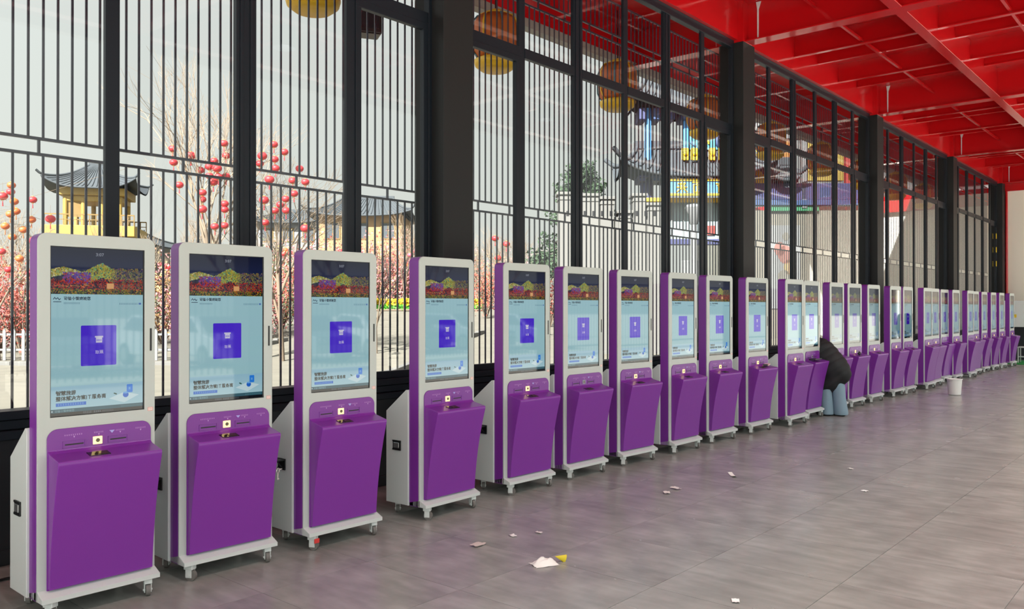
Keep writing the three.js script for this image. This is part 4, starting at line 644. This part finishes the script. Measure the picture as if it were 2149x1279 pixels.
// palace lanterns under the eave
{
  const t = thing('eave_lantern', 'large orange drum lantern with a gilded base, hanging under the eave', 'lantern', [5.45, 0, -7.55], 0, 'orange drum lanterns under the eave');
  const drum = mesh('drum', new THREE.LatheGeometry([[0, 5.02], [0.24, 5.02], [0.31, 5.12], [0.32, 5.3], [0.31, 5.5], [0.24, 5.6], [0, 5.6]].map((p) => new THREE.Vector2(...p)), 24), O.orange, t);
  for (let i = 0; i < 8; i++) { const q = i * Math.PI / 4; mesh('rib', new THREE.TubeGeometry(new THREE.CatmullRomCurve3([[0.25, 5.03], [0.322, 5.13], [0.332, 5.3], [0.322, 5.5], [0.25, 5.6]].map(([r, y]) => V(Math.cos(q) * r, y, Math.sin(q) * r))), 8, 0.012, 5), i % 2 ? O.gold : O.teal, drum); }
  mesh('gilded_base', new THREE.LatheGeometry([[0, 4.86], [0.2, 4.87], [0.28, 4.93], [0.3, 5.0], [0.24, 5.03], [0, 5.03]].map((p) => new THREE.Vector2(...p)), 24), O.gold, t); mesh('top_cap', new THREE.LatheGeometry([[0, 5.72], [0.06, 5.7], [0.25, 5.6], [0, 5.58]].map((p) => new THREE.Vector2(...p)), 24), O.gold, t); mesh('cord', rod(V(0, 5.7, 0), V(0, 6.5, 0), 0.012, 0.012, 6), M.black, t);
  t.userData.label = 'first large orange drum lantern under the eave, counted from the near end';
  for (let i = 1; i < 9; i++) dup(t, `${nth(i + 1)} large orange drum lantern under the eave, counted from the near end`, [5.45 + i * 2.98, 0, -7.55], i);
  const sp = thing('loudspeaker', 'black column loudspeaker hung outside the opening window below the eave', 'loudspeaker', [5.62, 4.5, -6.85], -0.5);
  mesh('case', rbox(-0.14, 0.14, 0, 0.62, -0.11, 0.11, 0.02), M.black, sp); mesh('grille_cloth', rbox(-0.11, 0.11, 0.05, 0.57, 0.105, 0.118, 0.008), M.frame, sp); mesh('bracket', [rod(V(0, 0.6, 0), V(0, 1.98, 0), 0.018, 0.018, 8), box(-0.05, 0.05, 0.58, 0.66, -0.05, 0.05)], M.black, sp);
}
// red lanterns on the trees
{
  const make = (mat, label) => { const t = new THREE.Group(); t.name = 'red_lantern'; mesh('shade', new THREE.SphereGeometry(0.15, 14, 10).scale(1, 0.82, 1), mat, t); mesh('cap', [new THREE.CylinderGeometry(0.035, 0.045, 0.025, 10).translate(0, 0.122, 0), new THREE.CylinderGeometry(0.045, 0.035, 0.025, 10).translate(0, -0.122, 0)], O.gold, t); mesh('tassel', new THREE.CylinderGeometry(0.012, 0.022, 0.16, 6).translate(0, -0.23, 0), mat, t); mesh('string', rod(V(0, 0.14, 0), V(0, 0.42, 0), 0.004, 0.004, 4), O.bark, t); return tag(t, label, 'lantern', label); };
  const k = [make(O.lantern, 'red paper lantern hanging in the bare trees outside'), make(O.lanternOrange, 'orange paper lantern hanging in the bare trees outside'), make(O.pinkLantern, 'faded pink paper lantern strung low in the garden outside')], used = [0, 0, 0];
  const up = V(0, 1, 0);
  function hang(p, i, sc, from) {                       // at p, on a thin wire from a branch
    const t = used[i]++ ? k[i].clone() : k[i]; t.name = numbered('red_lantern'); scene.add(t); t.position.copy(p); t.scale.setScalar(sc);
    if (from) { const w = mesh('wire', rod(V(0, 0.12, 0), from.clone().sub(p).divideScalar(sc), 0.006, 0.006, 4), O.bark, t); w.castShadow = false; }
    return t;
  }
  const nearest = (p) => { let best = null, bd = 1e9; for (const h of holds) if (!h.far) for (const q of h.ends) { const e = q.clone().sub(p), dd = e.length() * (e.y < 0.1 ? 2.5 : 1); if (dd < bd) { bd = dd; best = q; } } return best; };
  const put = (d, c, y, i, sc) => { const [x, z] = along(d, c), p = V(x, y, z); return hang(p, i, sc, nearest(p)); };
  // metres right of the near end's axis and height above ground, at about 23 m
  const tall = [[-9.38, 6.04], [-8.87, 5.85], [-9.35, 5.66], [-7.96, 6.19], [-7.9, 5.85], [-8.23, 5.7], [-8.37, 5.54], [-8.15, 5.5], [-8.61, 5.45], [-8.36, 5.29], [-8.11, 5.27], [-7.9, 5.28], [-8.25, 5.13], [-9.19, 5.04], [-8.55, 4.83], [-8.56, 4.64], [-8.56, 4.37], [-7.94, 4.52], [-7.94, 4.36], [-8.21, 3.89], [-7.94, 3.92]];
  const right = [[-6.58, 6.16], [-6.29, 5.95], [-6.9, 5.84], [-6.97, 5.63], [-6.56, 5.75], [-6.53, 5.5], [-5.87, 5.49], [-6.7, 5.19], [-6.06, 5.16], [-5.71, 5.12], [-6.02, 4.8], [-6.85, 4.62], [-6.25, 4.65], [-6.4, 4.49], [-6.55, 4.33], [-6.24, 4.33], [-6.82, 4.0], [-5.71, 3.84]];
  const left = [[-13.83, 5.03, 1], [-13.85, 4.85, 0], [-14.07, 4.73, 0], [-13.75, 4.58, 1], [-13.24, 4.63, 0], [-13.7, 4.31, 1], [-13.86, 4.23, 1], [-13.27, 4.08, 1], [-12.75, 4.1, 0], [-14.0, 3.9, 1], [-13.5, 3.8, 1], [-13.8, 3.6, 1], [-13.2, 3.5, 0], [-14.1, 3.2, 0], [-13.6, 3.0, 1], [-13.9, 2.7, 0], [-13.3, 2.6, 0]];
  for (const [list, where, group] of [[tall, 'tallest bare tree', 'lanterns in the tallest bare tree'], [right, 'bare tree right of the tallest one', 'lanterns in the second bare tree'], [left, 'bare tree at the edge of the first window', 'lanterns in the tree at the first window']]) {
    list.sort((p, q) => q[1] - p[1] || p[0] - q[0]).forEach(([c, y, i = 0], n) => { const q = 1 + 0.06 * noise.noise(n * 1.7, y, 5), t = put(23 * q, c * q, 1.65 + (y - 1.65) * q, i, (n % 5 === 2 ? 0.9 : 0.76) * q); t.userData = { label: `${nth(n + 1)} highest ${i ? 'orange' : 'red'} paper lantern in the ${where}`, category: 'lantern', group }; });
  }
  const spots = [];
  for (let tries = 0; spots.length < 84 && tries < 4000; tries++) { const h = holds[Math.floor(rnd() * holds.length)]; if (!h.far) continue; const e = h.ends[Math.floor(rnd() * h.ends.length)], d = e.x * 0.7579 - e.z * 0.6524, c = e.x * 0.6524 + e.z * 0.7579, g = rise(e.x, e.z); if (c / d > -0.62 && c / d < -0.1 && e.y > g + 1.6 && e.y < g + 3.9) spots.push([c / d, e]); }
  spots.sort((p, q) => p[0] - q[0]).forEach(([, e], n) => { const i = n % 5 < 2 ? 2 : n % 5 < 4 ? 0 : 1, t = hang(e.clone().add(V(0, -0.42, 0)), i, rr(0.9, 1.3)); t.userData = { label: `small ${['red', 'orange', 'faded pink'][i]} lantern, ${nth(n + 1)} from the left in the distant belt of trees`, category: 'lantern', group: 'small lanterns in the distant trees' }; });
  [[-0.6, 4.1], [-0.2, 3.9], [-0.5, 3.4], [-0.3, 3.1], [0.1, 3.0]].forEach(([c, y], n) => { const t = put(29.5, c, y, 0, 0.85); t.userData = { label: `red paper lantern in the slim young tree by the evergreen, ${nth(n + 1)} from the top`, category: 'lantern', group: 'lanterns in the young tree' }; });
}
// ---------------------------------------------------------------- across the open front: fence, parked cars
{
  const f = thing('railing_fence', 'tall dark railing fence across the front forecourt', 'fence', [14, 0, 9.5]);
  for (const y of [0.25, 2.2, 2.5]) mesh('rail', box(-24, 24, y - 0.02, y + 0.02, -0.02, 0.02), M.grille, f);
  const b = []; for (let i = 0; i < 300; i++) b.push(new THREE.BoxGeometry(0.024, 2.45, 0.024).translate(-23.9 + i * 0.16, 1.27, 0)); mesh('bars', b, M.grille, f).userData.kind = 'stuff';
  const carGlass = paint('#1c2226', 0.05), tyre = paint('#17181a', 0.8);
  function car(mat, label) {
    const c = new THREE.Group(); c.name = 'parked_car';
    mesh('body', slab(shape([[-2.2, 0.3], [2.15, 0.3], [2.22, 0.55], [2.15, 0.8], [1.3, 0.95], [0.75, 1.42], [-0.9, 1.46], [-1.75, 1.02], [-2.2, 0.95], [-2.25, 0.6]]), -0.86, 0.86, 0.06), mat, c);
    mesh('windows', [slab(shape([[1.12, 0.97], [0.68, 1.36], [-0.85, 1.4], [-1.5, 1.02]]), -0.868, 0.868)], carGlass, c); mesh('windscreen', slab(shape([[1.25, 0.965], [0.76, 1.4], [0.78, 1.42], [1.29, 0.98]]), -0.7, 0.7), carGlass, c);
    for (const x of [-1.35, 1.4]) for (const z of [-0.78, 0.78]) { const w = mesh('wheel', new THREE.CylinderGeometry(0.32, 0.32, 0.22, 24).rotateX(Math.PI / 2).translate(x, 0.32, z), tyre, c); mesh('rim', new THREE.CylinderGeometry(0.2, 0.2, 0.235, 16).rotateX(Math.PI / 2).translate(x, 0.32, z), M.steel, w); }
    mesh('headlight', [rbox(2.08, 2.2, 0.62, 0.76, -0.78, -0.45, 0.03), rbox(2.08, 2.2, 0.62, 0.76, 0.45, 0.78, 0.03)], M.steel, c);
    return tag(c, label, 'car', label);
  }
  const cars = [car(paint('#d8dadb', 0.25, { clearcoat: 1 }), 'white car parked beyond the front railing'), car(paint('#33373c', 0.25, { clearcoat: 1 }), 'dark grey car parked beyond the front railing'), car(paint('#8e9499', 0.25, { clearcoat: 1 }), 'silver car parked beyond the front railing')];
  [0, 1, 2, 0, 2, 0, 1, 2].forEach((i, n) => { const c = n < 3 ? cars[i] : cars[i].clone(); c.name = numbered('parked_car'); scene.add(c); c.userData = { label: `${['white', 'dark grey', 'silver'][i]} car, ${nth(n + 1)} in the row parked beyond the front railing`, category: 'car', group: 'cars parked in front' }; c.position.set(1 + n * 3.4, -0.02, 13.5 + (n % 2) * 0.4); c.rotation.y = Math.PI / 2 + 0.1 * (n % 3); });
}
renderer.render(scene, camera);
